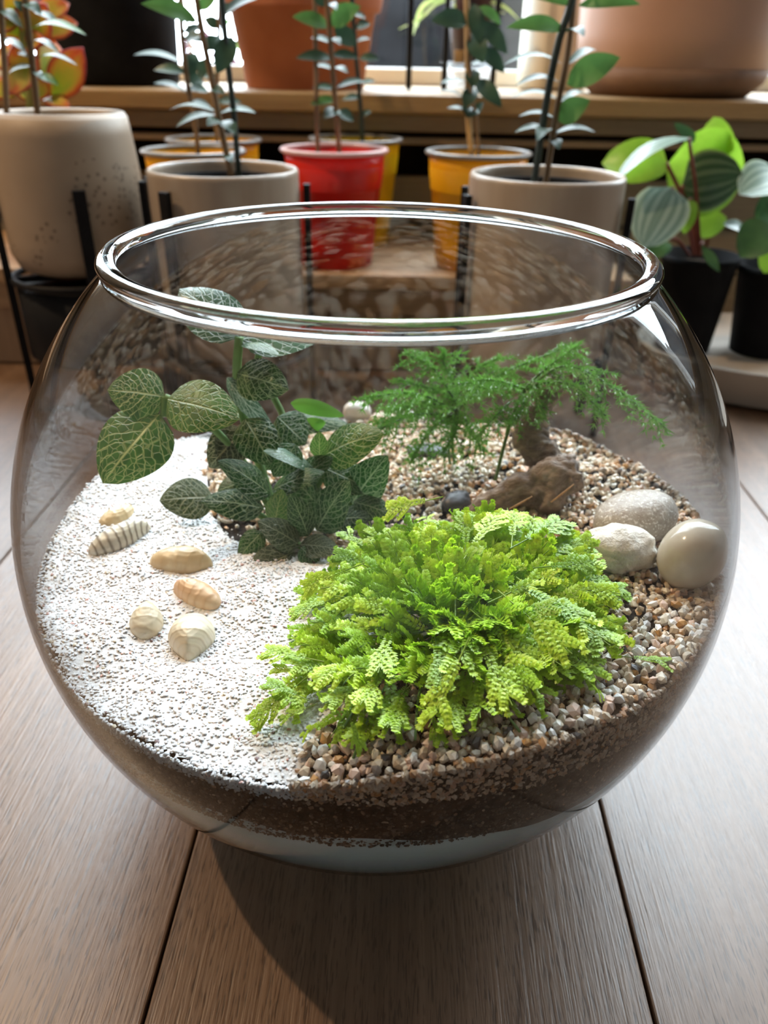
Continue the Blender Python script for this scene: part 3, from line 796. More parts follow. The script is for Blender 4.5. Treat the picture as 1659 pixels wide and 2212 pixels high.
# the stems go on above the frame
for t_, Y_, x_, lean, ml in ((tL, YL, 2, -.10, M_leaf_dark), (tL, YL, 51, -.06, M_leaf_green), (tM, .385, 419, -.10, M_leaf_dark), (tY1, .50, 388, -.05, M_leaf_dark), (tY2, .60, 476, .02, M_leaf_dark),
                             (tRed, YC, 680, -.02, M_leaf_dark), (tRed, YC - .004, 703, -.05, M_leaf_green), (tY3, .622, 760, -.03, M_leaf_dark), (tY4, YC, 1007, -.02, M_leaf_dark), (tR, .365, 1246, .06, M_leaf_green)):
    stem_px('stem', [(x_, -45), (x_ - 70 * lean * -1, -130), (x_ + 200 * lean, -260)], Y_, [.0018, .0010], M_bark, t_)
    for q in range(9):
        y_ = -60 - 24 * q; xx = x_ + lean * (-y_ - 45); s_ = 1 if q % 2 else -1
        leaf_px(t_, (xx, y_), (xx + s_ * (70 - 4 * q), y_ - 12 - 2 * q), 22, Y_, ml, dy=(-.02, .0, .02)[q % 3], up=.6)
    leaf_px(t_, (x_ + 200 * lean, -258), (x_ + 215 * lean, -310), 22, Y_, ml, up=.3)

# --- things on the shelf before the window
def shelf_c(px, py, r):
    p = at_z(px, py, SILL_Z); return np.array([0, p[1] + r, 0])
def shelf_pot(name, label, cx_px, half_top_px, half_bot_px, Y, mat, zt, prof=None, cat='flower pot'):
    c = at_y(cx_px, 195, Y); rt_, rb_ = px_size(half_top_px, c), px_size(half_bot_px, c)
    t = thing(name, (c[0], Y, SILL_Z), label, cat)
    P = prof(rt_, rb_, zt) if prof else pot_prof(rt_, (rt_ + rb_) / 2, rb_, 0, zt, 0.005)
    part('body', lathe('body', P, mat, (c[0], Y, SILL_Z), 64), t)
    part('soil', disc('soil', (c[0], Y, SILL_Z + zt * 0.86), rt_ * 0.90, M_potting), t)
    return t, c
YT = 0.80
def terr(rt_, rb_, zt):
    zl = zt * 0.62
    rl = rb_ + (rt_ * .93 - rb_) * .62
    return [(0, 0), (rb_, 0), (rb_ + .001, .001), (rb_ + (rl - rb_) * .33, zl * .36), (rb_ + (rl - rb_) * .335 + .0012, zl * .365), (rl, zl), (rl + .006, zl + .001), (rl + .007, zl + .004), (rt_, zt - .003), (rt_ - .002, zt), (rt_ - .008, zt), (rt_ - .010, zt - .006), (rt_ - .014, zt * .84), (0, zt * .84)]
shelf_pot('terracotta_pot', 'terracotta clay pot with thick rim standing on the shelf', 660, 176, 124, YT, M_terracotta, 0.125, terr)
shelf_pot('black_planter', 'large matt black planter on the shelf at left', 258, 147, 130, 0.80, M_black_plastic, 0.22)
def blush(rt_, rb_, zt):
    return [(0, 0), (rb_ * .78, 0), (rb_ * .80, .001), (rb_ * .955, .016), (rb_, .0285), (rb_ * 1.0 + .0008, .029), (rb_ * 1.03, .06), (rt_, zt - .01), (rt_, zt - .002), (rt_ - .003, zt), (rt_ - .008, zt - .002), (rt_ - .009, zt * .84), (0, zt * .84)]
tB, cB = shelf_pot('blush_pot', 'large blush pink glazed pot at the right end of the shelf', 1440, 216, 196, 0.78, M_blush, 0.22, blush)
rbB = px_size(196, cB)
part('foot_band', lathe('foot_band', [(rbB * .805, .0011), (rbB * .957, .0158), (rbB + .0007, .0285), (rbB + .0012, .0285), (rbB * .957 + .0008, .0152), (rbB * .806 + .0008, .0006)], M_blush_dark, (cB[0], 0.78, SILL_Z), 64, closed=True), tB, 'bare clay foot band')
shelf_pot('cream_pot', 'tall cream glazed cylinder pot behind the blush pot', 1190, 76, 74, 0.925, M_cream, 0.24)

# hairpin stand with a dark pot and an arching spider plant on the shelf
YH = 0.86
hs_ = thing('hairpin_stand', (at_y(965, 200, YH)[0], YH, SILL_Z), 'tall thin black wire stand on the shelf before the window', 'plant stand')
for x_, d_ in ((882, -.045), (958, -.05), (1062, -.03)):
    P0 = at_y(x_, 200, YH + d_); P0[2] = SILL_Z + .0005
    P1 = P0 + np.array([0.0, 0.0, 0.26])
    part('leg', tube('leg', [P0, P0 + np.array([0, 0, .13]), P1], 0.0035, M_black_metal, 8), hs_)
cH = at_y(985, 150, YH + .02)
part('ring', lathe('ring', [(0.062 + .003 * math.cos(q), SILL_Z + .258 + .003 * math.sin(q)) for q in np.linspace(0, 2 * math.pi, 9)[:-1]], M_black_metal, (cH[0], YH, 0), 40, closed=True), hs_)
M_maroon = plain('dark_maroon_glaze', (0.030, 0.012, 0.012), 0.4, 0.4, c2=(0.045, 0.018, 0.018), scale=12)
M_clear_cup = thin_glass('clear_plastic_cup', edge=(0.75, 0.77, 0.8), f0=0.06, rough=0.1)
cc = at_y(1008, 195, 0.885)
saucer = thing('clear_saucer', (cc[0], 0.885, SILL_Z), 'clear plastic cup on the shelf under the dark maroon pot', 'cup')
part('cup_wall', lathe('cup_wall', [(0, .0015), (0.026, .0015), (0.034, .030), (0.0355, .031), (0.0345, .0312), (0.0268, 0.0025), (0, .0025)], M_clear_cup, (cc[0], 0.885, SILL_Z), 40), saucer)
mp_ = thing('spider_plant', (cc[0], 0.885, SILL_Z + .0315), 'dark maroon pot with pale arching spider plant leaves by the window', 'potted plant')
part('pot', lathe('pot', [(0, .0), (.020, 0.0), (.029, .05), (.031, .095), (.029, .096), (.027, .09), (0, .085)], M_maroon, (cc[0], .885, SILL_Z + .032), 40), mp_)
tagp = at_y(992, 122, 0.852)
part('plant_label', box('plant_label', tagp[0] - .006, tagp[0] + .006, .8535, .8545, tagp[2] - .007, tagp[2] + .007, M_bamboo), mp_, 'small pale wooden tag')
M_spider = foliage('spider_leaf', (0.45, 0.62, 0.16), (0.72, 0.80, 0.42), rough=0.4, trans=0.5)
for (pts, w) in [([(985, -10), (930, 0), (905, 25), (893, 75)], 10), ([(985, -6), (940, 10), (908, 40), (862, 62)], 8), ([(1000, -5), (960, -5), (915, 15), (900, 60)], 10), ([(1000, -10), (1050, 0), (1090, 15), (1120, 42)], 12),
                 ([(995, -10), (1020, 10), (1050, 20), (1090, 28)], 12), ([(990, -5), (985, 10), (980, 22), (950, 30)], 12), ([(600, -15), (604, 5), (607, 30), (607, 48)], 8)]:
    if pts[0][0] == 600: continue
    P = catmull([at_y(x, y, 0.865) for x, y in pts], 10)
    V, Fa, UVs = [], [], []
    for i, p in enumerate(P):
        ww = px_size(w, p) * 0.5 * (1 - (i / 9) ** 3 * .9)
        tdir = unit(P[min(i + 1, 9)] - P[max(i - 1, 0)])
        s_ = unit(np.cross(tdir, facing(p, .5)))
        V += [p - s_ * ww, p + np.array([0, 0, -.0008]), p + s_ * ww]
    for i in range(9):
        a = i * 3; Fa += [(a, a + 1, a + 4, a + 3), (a + 1, a + 2, a + 5, a + 4)]
    part('leaf', mesh('leaf', V, Fa, True, [M_spider]), mp_)

# iridescent glass float at the right end
M_iris, nt, b, o = new_mat('iridescent_glass')
nt.nodes.remove(b)
lw = N(nt, 'ShaderNodeLayerWeight'); lw.inputs[0].default_value = 0.5
gl = N(nt, 'ShaderNodeBsdfGlossy'); gl.inputs['Roughness'].default_value = 0.05
nt.links.new(ramp(nt, lw.outputs['Facing'], [(0.0, (0.8, 0.9, 1)), (0.5, (1, 0.7, 0.9)), (0.75, (0.75, 0.7, 1)), (1.0, (1, 0.95, 0.8))]), gl.inputs[0])
tr = N(nt, 'ShaderNodeBsdfTransparent')
mx = N(nt, 'ShaderNodeMixShader')
nt.links.new(math_node(nt, 'ADD', math_node(nt, 'POWER', lw.outputs['Facing'], 2.5), 0.06, True), mx.inputs[0])
nt.links.new(tr.outputs[0], mx.inputs[1]); nt.links.new(gl.outputs[0], mx.inputs[2]); nt.links.new(mx.outputs[0], o.inputs[0])
gp = at_y(1600, 150, 0.93)
gf = thing('glass_float', (gp[0], 0.93, SILL_Z), 'iridescent clear glass ball at the right edge of the shelf', 'ornament')
rg = 0.040
part('ball', lathe('ball', [(max(rg * math.sin(q), 0.0), rg - rg * math.cos(q)) for q in np.linspace(0, math.pi, 28)], M_iris, (gp[0], .93, SILL_Z + .0006), 48), gf)

# succulent with red edged leaves, in a clay pot behind the tall speckled pot
M_succ = succulent_mat('succulent_leaf')
YS = 0.585
cs = at_y(70, 240, YS)
su = thing('succulent', (cs[0], YS, BENCH_Z), 'yellow green succulent with red edged leaves behind the tall pot', 'potted plant')
part('pot', lathe('pot', pot_prof(.055, .05, .042, BENCH_Z + .0005, 0.225, .005), M_terracotta, (cs[0], YS, 0), 40), su)
part('soil', disc('soil', (cs[0], YS, 0.212), .049, M_potting), su)
part('stem', tube('stem', [at_y(70, 260, YS), at_y(66, 180, YS), at_y(50, 80, YS), at_y(40, -20, YS)], [.006, .004], foliage('succulent_stem', (.3, .36, .1), (.42, .44, .16)), 8), su)
for b_, t_, w, dy, up in [((112, 215), (178, 104), 74, -.02, .1), ((95, 215), (150, 232), 40, -.02, .5), ((66, 180), (30, 95), 66, -.02, .0), ((60, 120), (20, 205), 60, -.03, .0), ((52, 80), (100, 10), 80, -.02, .1), ((50, 80), (-10, 20), 70, -.02, .1),
        ((45, 60), (40, -40), 90, -.03, .0), ((60, 90), (112, 60), 50, .0, .3), ((60, 70), (168, 50), 52, .02, .2), ((60, 40), (150, 8), 46, .02, .2), ((40, 40), (-20, 60), 40, -.03, .2), ((72, 215), (105, 170), 40, .0, .2), ((50, 100), (95, 85), 44, -.03, .2), ((40, 150), (-10, 110), 60, .01, .1), ((60, 140), (108, 150), 56, .02, .1), ((30, 210), (-20, 180), 50, .0, .2), ((70, 150), (20, 90), 80, .03, .0), ((60, 220), (40, 140), 80, .03, .0), ((90, 160), (120, 90), 60, .03, .0), ((60, 60), (118, 100), 56, .03, .0)]:
    leaf_px(su, b_, t_, w, YS, M_succ, dy=dy, up=up, bend=.06, cup=.25, shape=(1.15, .8), thick=.002)

# blossom outside the window
M_blossom = foliage('pink_blossom', (0.10, 0.02, 0.045), (0.18, 0.07, 0.10), rough=.6, trans=.3)
M_shrub = foliage('shrub_leaf', (0.10, 0.25, 0.05), (0.2, 0.4, 0.1), rough=.5, trans=.4)
fs = thing('flowering_shrub', (at_y(450, 190, 1.9)[0], 1.9, -0.1), 'pink flowering shrub outside the window behind the leafy stems', 'shrub')
sx, sy = fs.location[0], 1.9
for q in range(4):
    part('stem', tube('stem', [(sx, sy, -.1), (sx + .04 * (q - 1.5), sy, .15), (sx + .09 * (q - 1.5), sy, .42)], [.008, .004], M_bark, 6), fs)
PETAL = []
for q in range(70):
    p = np.array([sx + random.uniform(-.11, .11), sy + random.uniform(-.08, .08), random.uniform(0.08, .45)])
    d = unit([random.gauss(0, 1), random.gauss(0, 1) - .6, random.gauss(0, .7)])
    me = leaf_mesh('petal', p, p + d * .035, .028, unit(np.cross(d, [random.gauss(0, 1), random.gauss(0, 1), random.gauss(0, 1)])), M_blossom if q % 4 else M_shrub, nl=4, nw=2)
    part('blossom' if q % 4 else 'leaf', me, fs)

# peperomia in black pots on a pale tray, right
TRAY_Z = float(at_y(1600, 806, 0.40)[2])
M_tray = plain('pale_tray', (0.50, 0.44, 0.375), 0.5, 0.4, c2=(0.56, 0.50, 0.43), scale=10)
ctx = at_y(1720, 800, 0.47)[0]
tray = thing('plant_tray', (ctx, 0.49, 0), 'shallow pale beige oval tray under the black nursery pots', 'tray')
V, Fa = lathe_data([(0, .002), (.118, .002), (.124, .004), (.132, TRAY_Z - .002), (.134, TRAY_Z), (.130, TRAY_Z), (.127, TRAY_Z - .003), (.121, TRAY_Z - .007), (0, TRAY_Z - .007)], 56, (0, 0, 0))
V = [(ctx + x * 1.15, 0.49 + y * .80, z) for x, y, z in V]
part('tray_body', mesh('tray_body', V, Fa, True, [M_tray]), tray)
M_pep = stripe_leaf_mat('melon_striped_leaf', (0.014, 0.050, 0.016), (0.085, 0.125, 0.07), (0.25, 0.42, 0.10))
M_pep_silver = stripe_leaf_mat('silver_striped_leaf', (0.14, 0.23, 0.18), (0.30, 0.40, 0.345), (0.42, 0.56, 0.4))
M_pep_lime = foliage('lime_leaf', (0.22, 0.42, 0.03), (0.32, 0.55, 0.05), rough=.35, trans=.5)
M_pep_dark = foliage('deep_green_leaf', (0.03, 0.09, 0.03), (0.06, 0.15, 0.045), rough=.3, trans=.2)
M_redstem = plain('red_petiole', (0.12, 0.02, 0.015), .5, .4, c2=(0.2, 0.05, 0.03), scale=60)
def black_pot(name, label, top_px, half, Y, ry=0.0):
    c = at_y(top_px[0], top_px[1], Y); r = px_size(half, c); zb = TRAY_Z - .0065
    t = thing(name, (c[0], Y, zb), label, 'potted plant')
    part('pot', lathe('pot', [(0, zb), (r * .72, zb), (r * .73, zb + .002), (r * .95, c[2] - .008), (r, c[2] - .007), (r, c[2]), (r - .0015, c[2]), (r - .003, c[2] - .012), (0, c[2] - .014)], M_black_plastic, (c[0], Y, 0), 40), t)
    part('soil', disc('soil', (c[0], Y, c[2] - .010), r - .004, M_potting), t)
    return t, c
YP = 0.49
tp1, cp1 = black_pot('peperomia', 'striped round leaved plant in a black nursery pot on the tray', (1515, 548), 82, YP)
def pep(t, b_, t_, w, Y, m, dy=0, up=.3, petiole=None, **kw):
    leaf_px(t, b_, t_, w, Y, m, dy=dy, up=up, shape=kw.pop('shape', (.72, .55)), **kw)
    if petiole:
        A = at_y(b_[0], b_[1], Y); B = at_y(petiole[0], petiole[1], Y + .01)
        part('petiole', tube('petiole', catmull([B, (A + B) / 2 + np.array([0, 0, .006]), A], 8), .0016, M_redstem, 6), t)
R0 = (1515, 552)
pep(tp1, (1440, 352), (1300, 352), 92, YP - .01, M_pep_lime, .02, .35, (1508, 552))
pep(tp1, (1488, 298), (1332, 388), 62, YP - .03, M_pep_silver, -.02, .75, (1512, 552), roll=.2)
pep(tp1, (1440, 352), (1346, 392), 46, YP - .02, M_pep_lime, -.01, .1, (1512, 552))
pep(tp1, (1440, 360), (1600, 400), 175, YP + .012, M_pep_lime, .0, .1, (1515, 552), cup=.35)
pep(tp1, (1474, 400), (1606, 378), 128, YP - .008, M_pep, -.01, .1, (1500, 552), cup=-.1)
pep(tp1, (1562, 345), (1542, 252), 76, YP + .005, M_pep_lime, .01, .0, (1522, 552), roll=-.4)
pep(tp1, (1500, 306), (1456, 266), 24, YP, M_pep_dark, 0, .2, None)
pep(tp1, (1452, 405), (1388, 535), 122, YP - .04, M_pep_silver, -.012, .25, (1500, 552), cup=-.15)
pep(tp1, (1490, 430), (1478, 506), 40, YP - .03, M_pep_lime, -.01, .2, (1505, 552))
pep(tp1, (1430, 515), (1405, 560), 60, YP - .02, M_pep_dark, -.01, .3, (1490, 552))
pep(tp1, (1515, 530), (1554, 588), 22, YP - .05, M_pep_dark, -.01, .2, (1510, 552), shape=(1, .9))
pep(tp1, (1500, 500), (1570, 470), 60, YP - .0, M_pep_lime, .0, .3, (1510, 552))
tp2, cp2 = black_pot('peperomia', 'green leaved plant in a black nursery pot at the right edge', (1690, 572), 90, YP - .005)
R1 = (1690, 576)
pep(tp2, (1690, 380), (1596, 420), 116, YP - .02, M_pep_silver, -.01, .3, (1690, 576), roll=.35)
pep(tp2, (1668, 488), (1598, 556), 92, YP - .045, M_pep_dark, -.01, .3, (1690, 576))
pep(tp2, (1612, 506), (1562, 484), 36, YP - .03, M_pep_silver, -.01, .5, (1680, 576))
pep(tp2, (1680, 470), (1630, 470), 60, YP - .02, M_pep_dark, 0, .4, (1690, 576))
pep(tp2, (1690, 520), (1650, 590), 60, YP - .06, M_pep_lime, 0, .3, (1690, 576))
pep(tp2, (1700, 420), (1640, 500), 80, YP + .01, M_pep_dark, 0, .2, (1690, 576))

# ================================================================== the glass bowl
BC, BR = 0.1206, 0.1308           # centre height and outer radius
M_bowl = thin_glass('bowl_glass', edge=(0.50, 0.56, 0.60), f0=0.026, power=3.5)
M_rim, nt, b, o = new_mat('rim_glass')
b.inputs['Base Color'].default_value = (0.96, 0.985, 0.985, 1); b.inputs['Roughness'].default_value = 0.0
b.inputs['IOR'].default_value = 1.5; b.inputs['Transmission Weight'].default_value = 1.0
bowl = thing('fish_bowl', (0, 0, 0), 'round clear glass fish bowl with a thick rolled rim', 'bowl')
ZN = 0.2188                        # where the wall runs into the rim
def sph(z, r): return math.sqrt(max(r * r - (z - BC) ** 2, 0))
prof = [(0.0, 0.0012), (0.044, 0.0012), (0.0475, 0.0)]
for a in np.linspace(math.asin((0.0 - BC) / BR) , math.asin((ZN - BC) / BR), 64):
    prof.append((BR * math.cos(a), BC + BR * math.sin(a)))
BI = BR - 0.0008
for a in np.linspace(math.asin((ZN - BC) / BI), math.asin((0.006 - BC) / BI), 64):
    prof.append((BI * math.cos(a), BC + BI * math.sin(a)))
prof.append((0.0, 0.0055))
part('glass_wall', lathe('glass_wall', prof, M_bowl, (0, 0, 0), 128), bowl)
# rolled rim: a bead with a shallow groove under it
rc, zc = sph(ZN, BR) + 0.0003, ZN + 0.0016
rim_prof = []
for q in np.linspace(-0.75 * math.pi + .1, 1.18 * math.pi, 26):
    rim_prof.append((rc + 0.0031 * math.cos(q) , zc + 0.0024 * math.sin(q)))
rim_prof += [(sph(ZN - .0012, BI) - .0004, ZN - .0014), (sph(ZN - .0012, BI) + .0012, ZN - .0022), (sph(ZN - .0016, BR) + .0007, ZN - .0018)]
part('rim', lathe('rim', rim_prof, M_rim, (0, 0, 0), 160, closed=True), bowl, 'thick rolled glass rim')

# ================================================================== fillings
RS = 0.1284                        # fillings reach this far
def RSZ(z): return 0.1284 + 0.0015 * np.clip((0.104 - z) / 0.03, 0, 1)
AZ = [(-180, .1095), (-160, .107), (-145, .108), (-133, .1055), (-124, .1065), (-112, .1065), (-100, .108), (-92, .112), (-85, .1155), (-74, .118), (-60, .1175), (-47, .1165), (-29, .119), (0, .1185), (18, .1165), (30, .1145), (43, .1155), (56, .1095),
      (70, .1035), (90, .101), (96, .1025), (125, .1055), (147, .1125), (163, .1145), (180, .1095)]
_az = np.array([a for a, z in AZ], float); _ez = np.array([z for a, z in AZ])
def hgt(x, y):
    x = np.asarray(x, float); y = np.asarray(y, float)
    r = np.hypot(x, y) / 0.128
    e = np.interp(np.degrees(np.arctan2(y, x)), _az, _ez)
    mid = 0.1125 + 0.02 * np.clip(x, -.06, .06)
    t = np.clip(r, 0, 1) ** 1.6
    P = np.stack([x.ravel(), y.ravel(), np.zeros(x.size)], -1)
    return mid * (1 - t) + e * t + (vnoise(P, 45) * 0.004 + vnoise(P, 130) * .0012).reshape(x.shape)
def ground(px, py):
    z = 0.112
    for _ in range(12):
        p = at_z(px, py, z); z = 0.5 * z + 0.5 * float(hgt(p[0], p[1]))
    return at_z(px, py, z)
def on_ground(x, y, dz=0.0): return np.array([x, y, float(hgt(x, y)) + dz])

# sand lies to the left of this line, gravel to the right (traced on the surface itself)
BORDER = [ground(*p)[:2] for p in [(640, 1690), (700, 1590), (790, 1480), (820, 1330), (745, 1215), (600, 1200), (500, 1165), (455, 1100), (450, 1010), (462, 960), (470, 925)]]
BORDER = [BORDER[0] + np.array([-.004, -.05])] + BORDER + [BORDER[-1] + np.array([.0, .06])]
_bx = np.array([p[0] for p in BORDER]); _by = np.array([p[1] for p in BORDER])
_ord = np.argsort(_by)
def border_x(y): return np.interp(y, _by[_ord], _bx[_ord])

M_soil = plain('dark_soil', (0.008, 0.006, 0.005), 0.9, 0.2, c2=(0.05, 0.034, 0.023), scale=420, bumps=0.8, lo=0.40, hi=0.72)
M_base_glow, nt, b, o = new_mat('painted_base_glow')  # window light refracted in the clear base, put into pale translucent colour
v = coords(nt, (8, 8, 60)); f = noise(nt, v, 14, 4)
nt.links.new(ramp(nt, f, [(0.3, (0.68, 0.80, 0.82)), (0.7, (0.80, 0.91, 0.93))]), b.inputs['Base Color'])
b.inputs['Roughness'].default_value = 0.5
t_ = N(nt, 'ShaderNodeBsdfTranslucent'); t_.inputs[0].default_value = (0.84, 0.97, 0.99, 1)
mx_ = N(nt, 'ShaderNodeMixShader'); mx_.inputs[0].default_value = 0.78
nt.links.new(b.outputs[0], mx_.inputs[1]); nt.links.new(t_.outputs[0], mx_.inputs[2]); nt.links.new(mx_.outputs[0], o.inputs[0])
M_sandbase = plain('white_sand_bed', (0.84, 0.83, 0.825), 0.8, 0.3, c2=(0.88, 0.87, 0.87), scale=300, bumps=.3)
M_sand = tint_mat('white_sand_grains', 0.35, 0.0, soft=0.75)
M_gravel = tint_mat('gravel_grains', 0.32, 0.12, soft=0.15)

NA = 180
def zb(a):
    ad = (math.degrees(a) + 180) % 360 - 180
    return float(np.interp(ad, [-180, -125, -112, -100, -85, -70, -58, -45, 0, 180], [.085, .0935, .0905, .0875, .0865, .083, .080, .084, .085, .085])) + 0.0012 * math.sin(7 * a) + 0.0006 * math.sin(23 * a)
# clear base layer: refracted window light painted as a pale blue body
V, Fa = [], []
rings = 14
for j in range(rings + 1):
    for i in range(NA):
        a = 2 * math.pi * i / NA
        z = 0.0085 + (zb(a) - 0.0085) * j / rings
        r = sph(z, RSZ(z)); V.append((r * math.cos(a), r * math.sin(a), z))
V += [(0, 0, .0085), (0, 0, .083)]
for j in range(rings):
    for i in range(NA):
        i2 = (i + 1) % NA; Fa.append((j * NA + i, j * NA + i2, (j + 1) * NA + i2, (j + 1) * NA + i))
for i in range(NA):
    i2 = (i + 1) % NA
    Fa += [(len(V) - 2, i2, i), (len(V) - 1, rings * NA + i, rings * NA + i2)]
dr = obj('base_glow_layer', mesh('base_glow_layer', V, Fa, True, [M_base_glow, M_sandbase], mat_idx=[1 if max(f_) == len(V) - 1 else 0 for f_ in Fa]))  # hidden white top cap added to bounce light inside the layer
tag(dr, 'clear bottom layer of the bowl with window light painted in as pale blue grey', 'drainage grit', kind='stuff')
# soil body: side wall against the glass, then the uneven top
V, Fa = [], []
sr = 8
for j in range(sr + 1):
    for i in range(NA):
        a = 2 * math.pi * i / NA
        zt_ = float(hgt(.127 * math.cos(a), .127 * math.sin(a)))
        z = zb(a) + .0002 + (zt_ - zb(a)) * j / sr
        r = sph(z, RSZ(z)); V.append((r * math.cos(a), r * math.sin(a), z))
NR = 40
for j in range(1, NR + 1):
    rr = 0.1265 * (1 - j / (NR + 0.5))
    xs = [rr * math.cos(2 * math.pi * i / NA) for i in range(NA)]; ys = [rr * math.sin(2 * math.pi * i / NA) for i in range(NA)]
    zs = hgt(np.array(xs), np.array(ys))
    V += list(zip(xs, ys, zs))
V.append((0, 0, float(hgt(0, 0)))); V.append((0, 0, .0838))
for j in range(sr + NR):
    for i in range(NA):
        i2 = (i + 1) % NA; Fa.append((j * NA + i, j * NA + i2, (j + 1) * NA + i2, (j + 1) * NA + i))
for i in range(NA):
    i2 = (i + 1) % NA
    Fa += [((sr + NR) * NA + i, (sr + NR) * NA + i2, len(V) - 2), (i2, i, len(V) - 1)]
so = obj('potting_soil', mesh('potting_soil', V, Fa, True, [M_soil]))
tag(so, 'dark brown potting soil layer seen through the bowl wall', 'soil', kind='stuff')

# white sand: bed and grains
SAND_T = 0.0022
gx = np.arange(-.129, .06, .0014)
V, Fa, idx = [], [], {}
for i, x in enumerate(gx):
    for j, y in enumerate(np.arange(-.129, .129, .0014)):
        if math.hypot(x, y) < .1268 and x < border_x(y) + .001:
            idx[i, j] = len(V); V.append([x, y, 0])
V = np.array(V); 
edge_d = np.clip((border_x(V[:, 1]) - V[:, 0]) / .006, 0, 1)
V[:, 2] = hgt(V[:, 0], V[:, 1]) - .0003 + SAND_T * edge_d
rmax = np.sqrt(np.maximum(RS ** 2 - (V[:, 2] - BC) ** 2, 0)) - .0008
for (i, j), k in idx.items():
    q = [idx.get((i + 1, j)), idx.get((i + 1, j + 1)), idx.get((i, j + 1))]
    if None not in q: Fa.append((k, *q))
sb = obj('white_sand', mesh('white_sand', V, Fa, True, [M_sandbase]))
tag(sb, 'white sand spread over the left half of the bowl', 'sand', kind='stuff')

def grain_mesh(name, P, S, Cc, mat, flat=0.8, proto=(ICO1, ICO1F), smooth=False, jit=0.25):
    """many irregular grains in one mesh"""
    n = len(P); pv, pf = proto; k = len(pv)
    q = rng.normal(size=(n, 4)); q /= np.linalg.norm(q, axis=1)[:, None]
    w, x, y, z = q.T
    Rm = np.stack([1 - 2 * (y * y + z * z), 2 * (x * y - z * w), 2 * (x * z + y * w), 2 * (x * y + z * w), 1 - 2 * (x * x + z * z), 2 * (y * z - x * w),
                   2 * (x * z - y * w), 2 * (y * z + x * w), 1 - 2 * (x * x + y * y)], -1).reshape(n, 3, 3)
    sc = np.stack([rng.uniform(.85, 1.25, n), rng.uniform(.7, 1.05, n), rng.uniform(.55, .95, n)], -1) * S[:, None]
    loc = pv[None] * (1 + rng.uniform(-jit, jit, (n, k, 1)))
    W = np.einsum('nij,nkj->nki', Rm, loc * sc[:, None, :]) + P[:, None, :]
    Fx = (pf[None] + (np.arange(n) * k)[:, None, None]).reshape(-1, 3)
    col = np.repeat(np.concatenate([Cc, np.ones((n, 1))], 1)[:, None], k, 1).reshape(-1, 4)
    return big_mesh(name, W.reshape(-1, 3), Fx, mat, smooth, col)
def scatter(n, test, lift):
    a = rng.uniform(0, 2 * math.pi, n); r = .1272 * np.sqrt(rng.uniform(0, 1, n))
    x, y = r * np.cos(a), r * np.sin(a)
    m = test(x, y); x, y = x[m], y[m]
    z = hgt(x, y) + lift(len(x), x, y)
    rm = np.sqrt(np.maximum(RS ** 2 - (z - BC) ** 2, 0)) - .0007
    r = np.hypot(x, y); s = np.minimum(1, rm / r)
    return np.stack([x * s, y * s, z], -1)
def pick(n, table):
    p = np.array([t[0] for t in table], float); p /= p.sum()
    c = np.array([t[1] for t in table], float)
    return np.clip(c[rng.choice(len(table), n, p=p)] * rng.uniform(.85, 1.12, (n, 1)), 0, .95)
sand_cols = [(60, (.85, .85, .86)), (25, (.83, .815, .81)), (8, (.86, .74, .68)), (2, (.72, .40, .33)), (3, (.80, .68, .50)), (.5, (.25, .14, .13))]
P = scatter(52000, lambda x, y: x < border_x(y) + rng.normal(0, .0025, len(x)), lambda n, x, y: -.0006 + SAND_T * np.clip((border_x(y) - x) / .006, 0, 1) + rng.uniform(-.0001, .0004, n))
sg = obj('sand_grains', grain_mesh('sand_grains', P, rng.uniform(.00042, .00085, len(P)), pick(len(P), sand_cols), M_sand, smooth=True))
tag(sg, 'loose translucent white sand grains lying over the left half', 'sand grains', kind='stuff')
# sand against the wall on the left
n = 7000
a = np.radians(rng.uniform(-268, -97, n)); zt_ = np.interp(np.degrees((a + math.pi) % (2 * math.pi) - math.pi), _az, _ez)
z = zt_ - rng.uniform(-.0018, .004, n) * rng.uniform(.3, 1, n); r = np.sqrt(RSZ(z) ** 2 - (z - BC) ** 2) - .0003
P = np.stack([r * np.cos(a), r * np.sin(a), z], -1)
sw = obj('sand_grains', grain_mesh('sand_grains', P, rng.uniform(.0004, .0008, n), pick(n, sand_cols), M_sand))
tag(sw, 'white sand grains pressed against the glass along the sand edge', 'sand grains', kind='stuff')

# gravel
grav_cols = [(22, (.74, .66, .55)), (22, (.62, .50, .38)), (16, (.84, .80, .73)), (12, (.60, .38, .22)), (10, (.42, .36, .31)), (8, (.72, .52, .42)), (6, (.16, .14, .14)), (4, (.52, .28, .10))]
bare = [(ground(500, 1165)[:2], .012), (ground(620, 1060)[:2], .015)]
def gtest(x, y):
    m = x > border_x(y) - rng.uniform(-.002, .003, len(x))
    for c, r_ in bare: m &= np.hypot(x - c[0], y - c[1]) > r_ * rng.uniform(.6, 1.1, len(x))
    return m
P = scatter(15000, gtest, lambda n, x, y: rng.uniform(-.0006, .0020, n))
far = np.clip((P[:, 1] + .02) / .1, 0, 1)
S_ = rng.uniform(.0009, .0018, len(P)) * (1 + .05 * far)
gr = obj('gravel', grain_mesh('gravel', P, S_, pick(len(P), grav_cols) * np.array([1.08, 1.03, .95]), M_gravel, jit=.3))
tag(gr, 'mixed tan and cream aquarium gravel over the right half', 'gravel', kind='stuff')
